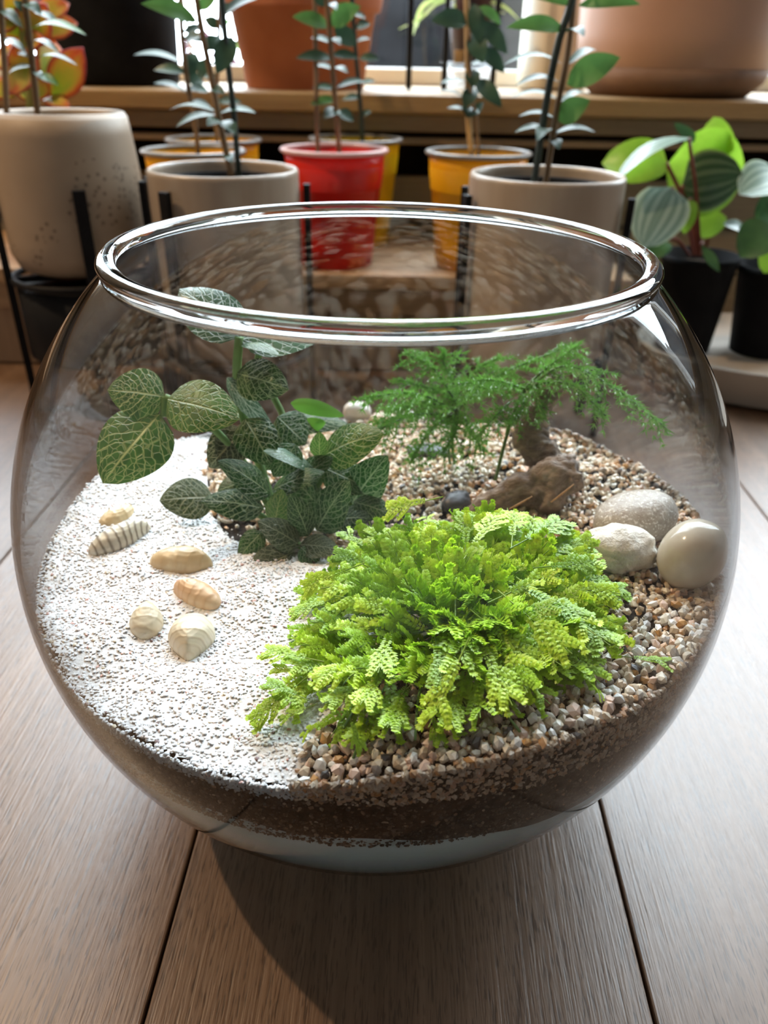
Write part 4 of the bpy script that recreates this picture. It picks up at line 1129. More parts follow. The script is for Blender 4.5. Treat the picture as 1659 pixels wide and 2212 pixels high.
# gravel pressed against the glass, right
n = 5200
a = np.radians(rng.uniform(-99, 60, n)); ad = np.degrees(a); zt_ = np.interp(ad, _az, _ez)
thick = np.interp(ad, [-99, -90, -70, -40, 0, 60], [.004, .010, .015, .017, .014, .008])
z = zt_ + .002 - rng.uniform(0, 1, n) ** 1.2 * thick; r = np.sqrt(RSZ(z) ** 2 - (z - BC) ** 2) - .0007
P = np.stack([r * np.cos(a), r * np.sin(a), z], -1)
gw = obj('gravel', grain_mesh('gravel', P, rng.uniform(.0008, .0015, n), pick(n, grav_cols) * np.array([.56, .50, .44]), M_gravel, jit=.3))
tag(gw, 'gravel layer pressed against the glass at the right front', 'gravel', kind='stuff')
# soil crumbs at the glass
n = 9000
a = np.radians(rng.uniform(-190, 20, n)); ad = (np.degrees(a) + 180) % 360 - 180
z = .084 + rng.uniform(0, 1, n) ** 1.6 * (np.interp(ad, _az, _ez) - .086); r = np.sqrt(RSZ(z) ** 2 - (z - BC) ** 2) - .0003
P = np.stack([r * np.cos(a), r * np.sin(a), z], -1)
cr = obj('soil_crumbs', grain_mesh('soil_crumbs', P, rng.uniform(.0003, .0009, n), pick(n, [(50, (.03, .02, .015)), (30, (.10, .07, .05)), (8, (.3, .24, .18)), (6, (.25, .15, .09))]), M_gravel, jit=.3))
tag(cr, 'dark soil crumbs and grit pressed against the front glass', 'soil crumbs', kind='stuff')

# the largest gravel grains of the front band, one by one
gm_cols = {'cream': (.80, .75, .66), 'white': (.88, .86, .83), 'tan': (.62, .48, .34), 'pinkish': (.72, .52, .42), 'grey': (.38, .34, .31), 'black': (.05, .05, .055), 'amber': (.58, .30, .09)}
GM = {}
for cn, c in gm_cols.items():
    m = plain('gravel_' + cn, tuple(.82 * x for x in c), .3, .55, c2=c, scale=500, bumps=.2)
    lst = []
    for v_ in range(4):
        pv = ICO1 * (1 + rng.uniform(-.28, .28, (12, 1))) * np.array([rng.uniform(1, 1.35), rng.uniform(.8, 1.05), rng.uniform(.6, .9)])
        me = big_mesh('gravel_pebble', pv, ICO1F, m, False); lst.append(me)
    GM[cn] = lst
names = ['cream'] * 6 + ['white'] * 6 + ['tan'] * 5 + ['pinkish'] * 4 + ['grey'] * 3 + ['black'] + ['amber']
placed = []
tries = 0
while len(placed) < 230 and tries < 6000:
    tries += 1
    ad = rng.uniform(-99, -28); rr = .1262 - abs(rng.normal(0, .0075))
    a = math.radians(ad); s = rng.uniform(.0013, .0021)
    x, y = rr * math.cos(a), rr * math.sin(a)
    z = float(hgt(x, y)) + .0016 + rng.uniform(0, .0012)
    rr = min(rr, math.sqrt(RS ** 2 - (z - BC) ** 2) - s * 1.25); x, y = rr * math.cos(a), rr * math.sin(a)
    if any((x - q[0]) ** 2 + (y - q[1]) ** 2 + (z - q[2]) ** 2 < (.8 * (s + q[3])) ** 2 for q in placed): continue
    placed.append((x, y, z, s))
    cn = names[int(rng.integers(len(names)))]
    o_ = obj('gravel_pebble', GM[cn][int(rng.integers(4))], None, (x, y, z))
    o_.scale = (s,) * 3; o_.rotation_euler = tuple(rng.uniform(0, 6.28, 3))
    tag(o_, f'{cn} gravel grain in the band between the moss and the front glass', 'gravel grain', f'{cn} gravel grains along the front glass')

# ------------------------------------------------------------------ stones and shells
def stone(name, label, px, size_px, mat, dz=0.35, amp=.08, fr=2.0, squash=(1, .8, .7), rot=0.0, tilt=(0, 0), cat='stone', sub=ICO4, subf=ICO4F, fine=0.0, place=None, seed=0.0):
    p = ground(*px) if place is None else np.asarray(place, float)
    s = px_size(size_px, p) / 2
    d = ICO4.copy()
    r = 1 + amp * 2 * vnoise(d + seed, fr) + amp * vnoise(d + 9 + seed, fr * 2.3) + fine * vnoise(d + 3, 11) + fine * .6 * vnoise(d, 23)
    V = d * r[:, None] * np.array(squash) * s
    Rm = np.array(Matrix.Rotation(rot, 3, 'Z') @ Matrix.Rotation(tilt[0], 3, 'X') @ Matrix.Rotation(tilt[1], 3, 'Y'))
    V = V @ Rm.T
    o_ = obj(name, big_mesh(name, V, ICO4F, mat, True), None, (p[0], p[1], p[2] + s * squash[2] * dz))
    return tag(o_, label, cat)
def rock_mat(name, c1, c2, spots=None, scale=60, rough=.4, bumps=.3, spot_scale=220, spot_thr=.62):
    m, nt, b, o = new_mat(name)
    v = coords(nt); f = noise(nt, v, scale, 6, .65)
    colr = ramp(nt, f, [(.32, c1), (.68, c2)])
    if spots:
        f2 = noise(nt, v, spot_scale, 2)
        colr = mixcol(nt, math_node(nt, 'GREATER_THAN', f2, spot_thr), colr, spots)
    nt.links.new(colr, b.inputs['Base Color']); b.inputs['Roughness'].default_value = rough
    bump(nt, f, bumps, .002, b)
    return m
M_st1 = rock_mat('speckled_grey_stone', (.30, .25, .20), (.46, .40, .33), (.68, .63, .57), 420, .3, .35, 900, .60)
M_st2 = rock_mat('rough_white_stone', (.52, .46, .38), (.82, .78, .70), None, 170, .6, 1.0)
M_st3 = rock_mat('smooth_cream_pebble', (.46, .40, .32), (.58, .52, .43), (.16, .12, .08), 40, .14, .05, 75, .74)
M_slate = rock_mat('dark_slate', (.028, .028, .033), (.07, .07, .08), None, 90, .4, .4)
M_pale = rock_mat('pale_quartz', (.62, .55, .46), (.80, .75, .68), None, 60, .3, .2)
M_tanp = rock_mat('tan_pebble', (.45, .32, .20), (.60, .45, .30), None, 60, .35, .2)
stone('stone', 'oval speckled grey stone behind the rough white rock', (1363, 1160), 190, M_st1, .75, .05, 1.2, (1, .72, .62), rot=.28, tilt=(0, -.16))
stone('stone', 'small rough white rock between the moss and the pebbles', (1330, 1220), 158, M_st2, .75, .13, 1.7, (1, .75, .66), rot=-.15, fine=.10)
stone('stone', 'smooth cream egg shaped pebble leaning on the right glass', (1478, 1262), 166, M_st3, .95, .035, 1.0, (.90, .78, .98), rot=.5, tilt=(0.15, .15))
stone('stone', 'dark slate pebble tucked between moss and driftwood', (985, 1100), 74, M_slate, .5, .14, 1.6, (1, .8, .72), rot=.8)
stone('stone', 'flat dark grey pebble under the feathery fern', (925, 985), 84, M_slate, .4, .12, 1.6, (1, .7, .45), seed=4)
stone('stone', 'white quartz pebble at the back glass behind nerve plant', (772, 905), 62, M_pale, .7, .08, 1.5, (1, .8, .75), seed=2)
stone('stone', 'tan pebble at the back glass beside the white quartz', (830, 918), 66, M_tanp, .5, .08, 1.5, (1, .8, .6), seed=7)
stone('stone', 'pale pebble at the back glass behind the fern stems', (890, 912), 52, M_pale, .5, .08, 1.5, (1, .8, .6), seed=5)

def shell_mat(name, c1, c2, line, freq):
    """growth lines around the hinge"""
    m, nt, b, o = new_mat(name)
    v = coords(nt)
    f = noise(nt, v, 70, 3)
    mp = N(nt, 'ShaderNodeMapping'); mp.inputs['Location'].default_value = (0.012, 0, 0)
    nt.links.new(v, mp.inputs[0])
    ln = N(nt, 'ShaderNodeVectorMath', operation='LENGTH'); nt.links.new(mp.outputs[0], ln.inputs[0])
    w = math_node(nt, 'ADD', math_node(nt, 'MULTIPLY', ln.outputs['Value'], freq), math_node(nt, 'MULTIPLY', f, 11.0))
    s = math_node(nt, 'POWER', math_node(nt, 'ADD', math_node(nt, 'MULTIPLY', math_node(nt, 'SINE', w), .5), .5), 3.0)
    base = ramp(nt, f, [(.35, c1), (.65, c2)])
    nt.links.new(mixcol(nt, math_node(nt, 'MULTIPLY', s, .75 if 'striped' in name else .3), base, line), b.inputs['Base Color'])
    b.inputs['Roughness'].default_value = .35
    bump(nt, s, .25, .0006, b)
    t = N(nt, 'ShaderNodeBsdfTranslucent'); nt.links.new(base, t.inputs[0])
    mx = N(nt, 'ShaderNodeMixShader'); mx.inputs[0].default_value = .12
    nt.links.new(b.outputs[0], mx.inputs[1]); nt.links.new(t.outputs[0], mx.inputs[2]); nt.links.new(mx.outputs[0], o.inputs[0])
    return m
M_sh_stripe = shell_mat('striped_shell', (.72, .62, .46), (.80, .72, .58), (.13, .075, .045), 2600)
M_sh_tan = shell_mat('tan_shell', (.70, .50, .27), (.80, .66, .42), (.62, .42, .22), 1500)
M_sh_or = shell_mat('orange_shell', (.78, .48, .26), (.84, .62, .40), (.58, .30, .14), 2100)
M_sh_cr = shell_mat('cream_shell', (.74, .62, .42), (.84, .76, .60), (.60, .44, .24), 2300)
def shell(label, a_px, b_px, w_px, mat, high=.5, beak=.35, sink=.25, skew=0.0):
    """one valve lying hollow side down: beak at a, wide edge towards b"""
    A, B = ground(*a_px), ground(*b_px)
    c = (A + B) / 2; L = np.linalg.norm(B - A); W = px_size(w_px, c)
    ax = unit(B - A); nz = np.array([0, 0, 1.0]); nz = unit(nz - ax * (nz @ ax)); sd = np.cross(nz, ax)
    V, Fa = [], []
    nu, nv = 22, 28
    for i in range(nu + 1):
        t = i / nu                                   # from crown down to the edge
        for j in range(nv):
            q = 2 * math.pi * j / nv
            ex, ey = math.cos(q), math.sin(q)
            tp = 1 - beak * max(0, -ex) ** 1.5      # narrower towards the beak
            rr = math.sin(t * math.pi / 2)
            x = (ex * rr) * L / 2 - (1 - rr) * L * .16
            y = ey * rr * tp * W / 2 + skew * W * (ex * ex) * .3 * rr
            z = math.cos(t * math.pi / 2) ** .85 * W * high + .00007 * math.sin(26 * rr * (1 + .1 * ex))
            V.append((x, y, z))
    for i in range(nu):
        for j in range(nv):
            j2 = (j + 1) % nv
            Fa.append((i * nv + j, (i + 1) * nv + j, (i + 1) * nv + j2, i * nv + j2))
    n0 = len(V)
    V += [(x * .93, y * .93, z * .9 - .0006) for x, y, z in V]
    Fa += [tuple(n0 + k for k in f_[::-1]) for f_ in Fa[:nu * nv]]
    for j in range(nv):
        j2 = (j + 1) % nv
        Fa.append((nu * nv + j2, nu * nv + j, n0 + nu * nv + j, n0 + nu * nv + j2))
    me = mesh('seashell', V, Fa, True, [mat])
    o_ = obj('seashell', me)
    c = c + np.array([0, 0, SAND_T - W * high * sink])
    o_.matrix_world = Matrix(((ax[0], sd[0], nz[0], c[0]), (ax[1], sd[1], nz[1], c[1]), (ax[2], sd[2], nz[2], c[2]), (0, 0, 0, 1)))
    return tag(o_, label, 'seashell', 'seashells on the white sand')
shell('blurred tan shell half sunk in sand, furthest back of the shells', (292, 1105), (216, 1142), 52, M_sh_tan, .5, .2, .35)
shell('long striped brown and cream shell, leftmost on the sand', (328, 1150), (194, 1206), 66, M_sh_stripe, .62, .45, .12)
shell('tan oval shell beside the nerve plant, right of the striped one', (462, 1232), (326, 1220), 74, M_sh_tan, .60, .3, .15, .1)
shell('orange shell with wavy ridges on the sand', (380, 1280), (478, 1318), 62, M_sh_or, .62, .4, .1, -.2)
shell('small cream shell pointing away, left of the round shell', (326, 1318), (312, 1392), 72, M_sh_cr, .55, .5, .12)
shell('largest cream shell, round with its beak pointing to the viewer', (408, 1438), (424, 1348), 100, M_sh_cr, .55, .62, .05)

# ------------------------------------------------------------------ driftwood
def bark_mat():
    m, nt, b, o = new_mat('weathered_driftwood')
    v = coords(nt, (1, 1, 1)); f = noise(nt, v, 85, 6, .65, 1.0)
    v2 = coords(nt, (60, 260, 160)); f2 = noise(nt, v2, 1.6, 4, .6, .4)
    c = ramp(nt, f, [(.3, (.08, .055, .04)), (.5, (.28, .205, .15)), (.72, (.52, .42, .34))])
    c = mixcol(nt, math_node(nt, 'MULTIPLY', f2, .55), c, (.11, .07, .042))
    nt.links.new(c, b.inputs['Base Color']); b.inputs['Roughness'].default_value = .6
    h = math_node(nt, 'ADD', f, math_node(nt, 'MULTIPLY', f2, .8))
    bump(nt, h, .8, .0025, b)
    return m
M_drift = bark_mat()
M_cut = wood_mat('fresh_cut_wood', (.24, .12, .05), (.40, .22, .10), (.52, .32, .17), axis=2, rough=.6, pore=.3, scale=3)
YD = ground(1040, 1110)[1]
g0 = ground(1018, 1112)
def D(x, y, Y): return at_y(x, y, Y)
pts1 = [D(1005, 1112, YD - .004), D(1060, 1085, YD), D(1130, 1058, YD + .002), D(1195, 1030, YD + .004), D(1246, 1012, YD + .004)]
rad1 = [px_size(q, pts1[2]) for q in (13, 24, 33, 40, 33)]
pts2 = [D(1215, 1060, YD + .012), D(1200, 1010, YD + .016), D(1160, 968, YD + .020), D(1146, 925, YD + .024), D(1162, 880, YD + .026), D(1192, 838, YD + .028), D(1206, 806, YD + .03)]
rad2 = [px_size(q, pts2[2]) for q in (46, 40, 36, 32, 25, 24, 12)]
pts3 = [D(1190, 1040, YD + .004), D(1180, 1085, YD + .002), D(1170, 1125, YD + .002)]
rad3 = [px_size(q, pts1[2]) for q in (40, 44, 46)]
pts4 = [D(1195, 1045, YD + .004), D(1230, 1050, YD), D(1248, 1030, YD - .004)]
rad4 = [px_size(q, pts1[2]) for q in (30, 26, 14)]
V, Fa = [], []
for P_, r_ in ((pts1, rad1), (pts2, rad2), (pts3, rad3), (pts4, rad4)):
    v_, f_ = tube_data(catmull(P_, 30), r_, 20, True, len(V)); V += list(v_); Fa += f_
V = np.array(V)
dw = obj('driftwood', mesh('driftwood', V, Fa, True, [M_drift]))
rm = dw.modifiers.new('fuse', 'REMESH'); rm.mode = 'VOXEL'; rm.voxel_size = 0.0011; rm.use_smooth_shade = True
bpy.context.view_layer.update()
dg = bpy.context.evaluated_depsgraph_get()
me2 = bpy.data.meshes.new_from_object(dw.evaluated_get(dg))
dw.modifiers.clear(); dw.data = me2
co = np.zeros(len(me2.vertices) * 3); me2.vertices.foreach_get('co', co); co = co.reshape(-1, 3)
nn = np.zeros_like(co).ravel(); me2.vertices.foreach_get('normal', nn); nn = nn.reshape(-1, 3)
co2 = co + nn * (vnoise(co, 140) * .0045 + vnoise(co * np.array([1, 3, 2.2]), 300) * .0028)[:, None]
me2.vertices.foreach_set('co', co2.ravel()); me2.polygons.foreach_set('use_smooth', [True] * len(me2.polygons)); me2.update()
tag(dw, 'forked piece of weathered brown driftwood behind the moss', 'driftwood')
# splintered lighter wood on its broken face
cA = D(1180, 1078, YD - .0125)
for q, (x_, y_, x2, y2, w_) in enumerate([(1100, 1100, 1150, 1072, 5), (1190, 1085, 1240, 1046, 5)]):
    A, B = D(x_, y_, YD - .011), D(x2, y2, YD - .0125)
    wv = px_size(w_, A) / 2
    me = tube('splinter', catmull([A, (A + B) / 2 + np.array([0, -.0006, .0003]), B], 6), [wv * .6, wv, wv * .55], M_cut, 6)
    sp_ = obj('splinter', me, dw); sp_['label'] = 'pale splintered wood'

# ================================================================== plants inside the bowl
# ------------------------------------------------------------------ nerve plant
M_nerve = nerve_mat('nerve_leaf', (0.012, 0.058, 0.010), (0.024, 0.10, 0.014), (0.42, 0.50, 0.26))
M_nerve_y = nerve_mat('nerve_leaf_light', (0.030, 0.095, 0.012), (0.055, 0.15, 0.020), (0.50, 0.52, 0.18))
M_nerve_s = nerve_mat('nerve_leaf_silver', (0.07, 0.15, 0.085), (0.11, 0.20, 0.12), (0.50, 0.60, 0.46), rough=.25)
M_nerve_b = nerve_mat('nerve_leaf_old', (0.030, 0.050, 0.014), (0.055, 0.075, 0.025), (0.36, 0.36, 0.20))
M_under = foliage('nerve_underside', (0.13, 0.34, 0.04), (0.19, 0.44, 0.06), rough=.45, trans=.5)
M_nstem = foliage('nerve_stem', (0.12, 0.26, 0.06), (0.22, 0.36, 0.13), rough=.6, trans=.2)
nb_ = ground(600, 1140)
YN = float(nb_[1])
nerve = thing('nerve_plant', (nb_[0], nb_[1], nb_[2]), 'nerve plant with dark green leaves and pale net veins', 'plant')
def nleaf(b_, t_, w, Yb, Yt, mat, up=.4, **kw):
    _leaf_seed[0] += 1
    A = at_y(b_[0], b_[1], Yb); B = at_y(t_[0], t_[1], Yt)
    n = facing((A + B) / 2, up)
    ax = unit(B - A); n = unit(n - ax * (n @ ax))
    r_ = kw.pop('roll', 0.0)
    if r_: n = math.cos(r_) * n + math.sin(r_) * np.cross(ax, n)
    W = px_size(w, (A + B) / 2)
    me = leaf_mesh('leaf', A, B, W * 1.06, n, mat, shape=kw.pop('shape', (.74, .68)), cup=kw.pop('cup', -.16), bend=kw.pop('bend', .09), nl=12, nw=8, wave=.035, seed=_leaf_seed[0], **kw)
    part('leaf', me, nerve)
Y1_ = YN + .004; Y2_ = YN + .018; Y3_ = YN + .034
NL = [
    ((517, 728), (388, 624), 118, Y2_, Y2_ + .018, M_nerve_s, .45), ((519, 733), (698, 722), 118, Y2_, Y2_ + .012, M_nerve_s, .62), ((522, 742), (604, 768), 34, Y2_, Y2_ - .012, M_nerve_s, .8),
    ((512, 806), (624, 842), 92, Y2_ - .004, Y2_ - .012, M_nerve, .2), ((490, 816), (592, 930), 46, Y2_, Y2_ - .010, M_nerve_s, .6, dict(roll=.9)),
    ((356, 858), (232, 842), 112, Y1_, Y1_ - .004, M_nerve_y, .25), ((362, 862), (518, 906), 122, Y1_ - .004, Y1_ - .016, M_nerve_y, .3), ((345, 895), (222, 1044), 148, Y1_ - .004, Y1_ - .024, M_nerve_y, .35),
    ((526, 928), (452, 1010), 84, Y1_ + .006, Y1_, M_nerve_b, .2), ((676, 1010), (568, 974), 54, Y1_, Y1_ - .008, M_nerve_s, .75), ((698, 984), (830, 936), 96, Y1_ + .006, Y1_ - .004, M_nerve_y, .35),
    ((690, 988), (690, 932), 40, Y1_ + .005, Y1_ + .002, M_nerve_y, .2), ((598, 916), (756, 918), 60, Y3_, Y3_ + .006, M_nerve, .6), ((628, 870), (744, 899), 34, Y3_, Y3_ + .004, M_under, .3), ((652, 925), (704, 912), 34, Y3_, Y3_, M_under, .2),
    ((584, 1068), (470, 995), 68, Y1_ - .004, Y1_ - .012, M_nerve, .45), ((588, 1060), (702, 1020), 56, Y1_ - .004, Y1_ - .010, M_nerve, .5), ((460, 1074), (344, 1082), 92, YN + .010, YN + .002, M_nerve_b, .35),
    ((570, 1098), (434, 1082), 70, YN, YN - .004, M_nerve, .4), ((594, 1130), (610, 1056), 52, YN - .008, YN - .012, M_nerve_y, .3), ((666, 1158), (626, 1066), 58, YN - .012, YN - .016, M_nerve, .3),
    ((684, 1146), (756, 1038), 84, YN - .004, YN - .008, M_nerve, .35), ((758, 1090), (838, 984), 88, YN + .006, YN + .002, M_nerve, .25), ((764, 1084), (852, 1114), 54, YN, YN - .006, M_nerve, .3), ((700, 1010), (800, 1060), 80, YN + .010, YN + .004, M_nerve, .3),
    ((566, 1148), (516, 1206), 52, YN - .016, YN - .022, M_nerve, .35), ((648, 1178), (556, 1126), 68, YN - .020, YN - .022, M_nerve_b, .45), ((636, 1192), (530, 1250), 82, YN - .022, YN - .032, M_nerve_b, .45),
    ((648, 1176), (734, 1188), 56, YN - .020, YN - .024, M_nerve_b, .45), ((650, 1182), (690, 1226), 44, YN - .022, YN - .026, M_nerve, .4), ((600, 1010), (560, 950), 60, Y2_, Y2_, M_nerve, .4), ((530, 905), (585, 1005), 92, Y1_ + .002, Y1_ - .008, M_nerve, .3), ((520, 1000), (470, 930), 70, Y1_ + .006, Y1_ + .004, M_nerve_b, .3), ((600, 900), (660, 960), 84, Y2_ + .006, Y2_ - .002, M_nerve, .3), ((640, 960), (590, 1030), 64, Y1_ + .002, Y1_ - .006, M_nerve, .3), ((600, 960), (650, 900), 60, Y3_, Y3_, M_nerve, .3),
    ((560, 960), (500, 960), 60, Y2_ + .006, Y2_, M_nerve, .4), ((640, 1040), (720, 990), 60, Y1_ + .004, Y1_, M_nerve, .4), ((540, 1040), (470, 1060), 60, YN + .012, YN + .01, M_nerve, .4), ((690, 1100), (630, 1030), 64, YN + .004, YN + .002, M_nerve, .4), ((730, 1120), (800, 1120), 60, YN - .002, YN - .008, M_nerve, .35)]
for e in NL:
    b_, t_, w, Yb, Yt, m_, up = e[:7]; nleaf(b_, t_, w, Yb, Yt, m_, up, **(e[7] if len(e) > 7 else {}))
def nstem(pts, r=.0016):
    part('stem', tube('stem', catmull([at_y(*p) for p in pts], 14), r, M_nstem, 8), nerve)
gN = ground(600, 1130)
nstem([(600, 1130, YN), (560, 1000, Y1_ + .01), (520, 880, Y2_), (512, 800, Y2_), (517, 728, Y2_)], [.0019, .0017])
nstem([(600, 1130, YN), (520, 990, Y1_ + .004), (420, 890, Y1_), (356, 858, Y1_)], .0015)
nstem([(620, 1130, YN), (690, 1040, YN + .008), (698, 984, Y1_ + .006)], .0015)
nstem([(610, 1130, YN), (640, 1000, Y2_), (612, 900, Y3_), (560, 800, Y3_), (560, 760, Y2_ + .01)], .0014)
nstem([(630, 1140, YN), (700, 1110, YN), (758, 1090, YN + .006)], .0014)
nstem([(610, 1145, YN - .005), (640, 1175, YN - .018), (648, 1178, YN - .02)], .0014)
nstem([(590, 1130, YN), (520, 1090, YN + .004), (460, 1074, YN + .010)], .0014)
nstem([(352, 900, Y1_ - .004), (356, 858, Y1_)], .0013)

# ------------------------------------------------------------------ bright spike moss
def moss_mat():
    m, nt, b, o = new_mat('spike_moss_leaf')
    a = N(nt, 'ShaderNodeAttribute', attribute_name='tint')
    oi = N(nt, 'ShaderNodeObjectInfo')
    hs = N(nt, 'ShaderNodeHueSaturation')
    nt.links.new(a.outputs[0], hs.inputs['Color'])
    nt.links.new(math_node(nt, 'ADD', math_node(nt, 'MULTIPLY', oi.outputs['Random'], .45), .78), hs.inputs['Value'])
    nt.links.new(math_node(nt, 'ADD', math_node(nt, 'MULTIPLY', oi.outputs['Random'], -.03), .512), hs.inputs['Hue'])
    nt.links.new(hs.outputs[0], b.inputs['Base Color'])
    b.inputs['Roughness'].default_value = .38; b.inputs['Specular IOR Level'].default_value = .6
    t = N(nt, 'ShaderNodeBsdfTranslucent'); nt.links.new(hs.outputs[0], t.inputs[0])
    mx = N(nt, 'ShaderNodeMixShader'); mx.inputs[0].default_value = .34
    nt.links.new(b.outputs[0], mx.inputs[1]); nt.links.new(t.outputs[0], mx.inputs[2]); nt.links.new(mx.outputs[0], o.inputs[0])
    return m
M_moss = moss_mat()
def frond_mesh(k):
    """unit frond along +Y, face up +Z: stem, forking side shoots, overlapping scale leaves in two rows with a smaller upper row"""
    r = np.random.default_rng(100 + k)
    V, Fa, Cc = [], [], []
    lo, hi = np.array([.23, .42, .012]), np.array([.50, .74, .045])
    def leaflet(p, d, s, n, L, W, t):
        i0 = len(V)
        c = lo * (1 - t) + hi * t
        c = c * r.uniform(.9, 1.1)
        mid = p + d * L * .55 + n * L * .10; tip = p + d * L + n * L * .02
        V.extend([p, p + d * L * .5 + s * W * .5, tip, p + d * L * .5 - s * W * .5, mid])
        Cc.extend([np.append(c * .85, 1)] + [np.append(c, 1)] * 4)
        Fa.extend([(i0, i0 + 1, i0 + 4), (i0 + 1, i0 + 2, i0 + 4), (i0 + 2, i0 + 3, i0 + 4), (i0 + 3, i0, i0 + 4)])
    def shoot(p0, ang, L, w, t0, t1, curl, pairs):
        p = p0.copy(); ang_ = ang; el = 0.0
        st = L / pairs
        for i in range(pairs):
            t = i / (pairs - 1)
            ang_ += curl / pairs; el -= .6 / pairs
            d = np.array([math.sin(ang_) * math.cos(el), math.cos(ang_) * math.cos(el), math.sin(el) + .1])
            sd = np.array([math.cos(ang_), -math.sin(ang_), 0]); n = np.array([0, 0, 1.0])
            ww = w * (.75 + .45 * math.sin(math.pi * min(1, t * 1.05))) if t < .9 else w * .8
            tt = t0 + (t1 - t0) * t
            for s_ in (-1, 1):
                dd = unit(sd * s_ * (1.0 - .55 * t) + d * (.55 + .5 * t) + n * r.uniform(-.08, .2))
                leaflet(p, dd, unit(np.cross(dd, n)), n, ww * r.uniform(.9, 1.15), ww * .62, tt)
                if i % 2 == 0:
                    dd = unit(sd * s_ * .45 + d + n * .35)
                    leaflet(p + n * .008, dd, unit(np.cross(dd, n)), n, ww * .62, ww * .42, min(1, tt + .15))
            p = p + d * st
        # terminal bud of cupped leaves
        for q in range(5):
            a2 = ang_ + (q - 2) * .42
            dd = unit(np.array([math.sin(a2), math.cos(a2), r.uniform(.0, .35)]))
            leaflet(p - d * st * .6, dd, unit(np.cross(dd, n)), n, w * .95, w * .6, 1.0)
        return p
    nmain = 20
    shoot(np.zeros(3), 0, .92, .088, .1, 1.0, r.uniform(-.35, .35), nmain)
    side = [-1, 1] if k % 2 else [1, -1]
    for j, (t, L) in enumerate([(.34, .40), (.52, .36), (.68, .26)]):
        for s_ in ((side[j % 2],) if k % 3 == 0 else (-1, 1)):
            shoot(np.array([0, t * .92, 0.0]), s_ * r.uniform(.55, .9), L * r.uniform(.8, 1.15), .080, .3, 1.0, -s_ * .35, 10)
    # stem
    v_, f_ = tube_data([(0, y, -.012) for y in np.linspace(-.35, .85, 5)], [.012, .007], 4, False, len(V))
    V.extend(v_); Cc.extend([np.array([.26, .40, .05, 1])] * len(v_))
    tris = []
    for f0 in f_: tris += [(f0[0], f0[1], f0[2]), (f0[0], f0[2], f0[3])]
    Fa.extend(tris)
    return big_mesh('frond', np.array(V), np.array(Fa), M_moss, True, np.array(Cc))
FR = [frond_mesh(k) for k in range(8)]
mc = ground(985, 1385)
moss = thing('spike_moss', (mc[0], mc[1], mc[2]), 'bright lime green cushion of spike moss in front', 'plant')
def frond_obj(tip, dir_, L, face, twist=0.0):
    """frond whose tip ends at tip and grows along dir_"""
    d = unit(dir_); n = unit(np.asarray(face) - d * (np.asarray(face) @ d)); s = np.cross(d, n)
    o_ = bpy.data.objects.new('frond', FR[int(rng.integers(len(FR)))]); COL.objects.link(o_)
    o_.parent = moss
    base = np.asarray(tip) - d * L
    M_ = Matrix(((s[0] * L, d[0] * L, n[0] * L, base[0] - mc[0]), (s[1] * L, d[1] * L, n[1] * L, base[1] - mc[1]), (s[2] * L, d[2] * L, n[2] * L, base[2] - mc[2]), (0, 0, 0, 1)))
    o_.matrix_basis = M_
    return o_
# the cushion: a low dome whose outline on the ground follows the photograph
out_px = [(545, 1575), (650, 1640), (760, 1685), (900, 1672), (1040, 1645), (1180, 1595), (1300, 1535), (1385, 1440), (1370, 1330), (1320, 1250), (1240, 1210), (1120, 1190), (980, 1190), (840, 1195), (740, 1210), (690, 1270), (620, 1330), (590, 1440)]
OUT = np.array([ground(*p)[:2] for p in out_px])
ctr = mc[:2]
oa = np.arctan2(OUT[:, 1] - ctr[1], OUT[:, 0] - ctr[0]); orr = np.hypot(*(OUT - ctr).T)
o_s = np.argsort(oa); oa, orr = oa[o_s], orr[o_s]
oa = np.concatenate([oa - 2 * math.pi, oa, oa + 2 * math.pi]); orr = np.tile(orr, 3)
def dome(x, y):
    dx, dy = x - ctr[0], y - ctr[1]
    rr = np.hypot(dx, dy) / np.interp(np.arctan2(dy, dx), oa, orr)
    hh = 0.0258 * np.clip(1 - rr ** 3.0, 0, 1) ** .6
    return hh * (0.93 + .28 * np.clip((y - ctr[1]) / .05, -1, 1)), rr
npts = 0
ga = math.pi * (3 - math.sqrt(5))
NF = 280
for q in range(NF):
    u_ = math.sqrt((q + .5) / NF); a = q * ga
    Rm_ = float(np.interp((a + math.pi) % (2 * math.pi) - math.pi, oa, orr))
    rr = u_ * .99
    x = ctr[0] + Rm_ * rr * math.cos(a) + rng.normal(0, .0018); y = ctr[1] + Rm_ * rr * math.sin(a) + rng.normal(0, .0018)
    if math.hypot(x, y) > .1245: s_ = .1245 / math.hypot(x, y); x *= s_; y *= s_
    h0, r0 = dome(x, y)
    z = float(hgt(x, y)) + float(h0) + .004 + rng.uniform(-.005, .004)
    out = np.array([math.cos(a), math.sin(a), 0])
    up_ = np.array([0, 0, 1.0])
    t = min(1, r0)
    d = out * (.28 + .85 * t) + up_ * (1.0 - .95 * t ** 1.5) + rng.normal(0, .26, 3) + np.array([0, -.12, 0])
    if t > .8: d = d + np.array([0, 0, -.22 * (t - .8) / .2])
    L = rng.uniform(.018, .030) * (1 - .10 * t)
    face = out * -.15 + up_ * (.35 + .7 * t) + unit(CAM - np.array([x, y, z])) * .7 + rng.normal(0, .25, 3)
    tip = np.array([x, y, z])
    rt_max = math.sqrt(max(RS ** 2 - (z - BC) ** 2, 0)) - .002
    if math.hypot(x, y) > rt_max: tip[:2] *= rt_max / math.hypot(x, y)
    frond_obj(tip, d, L, face)
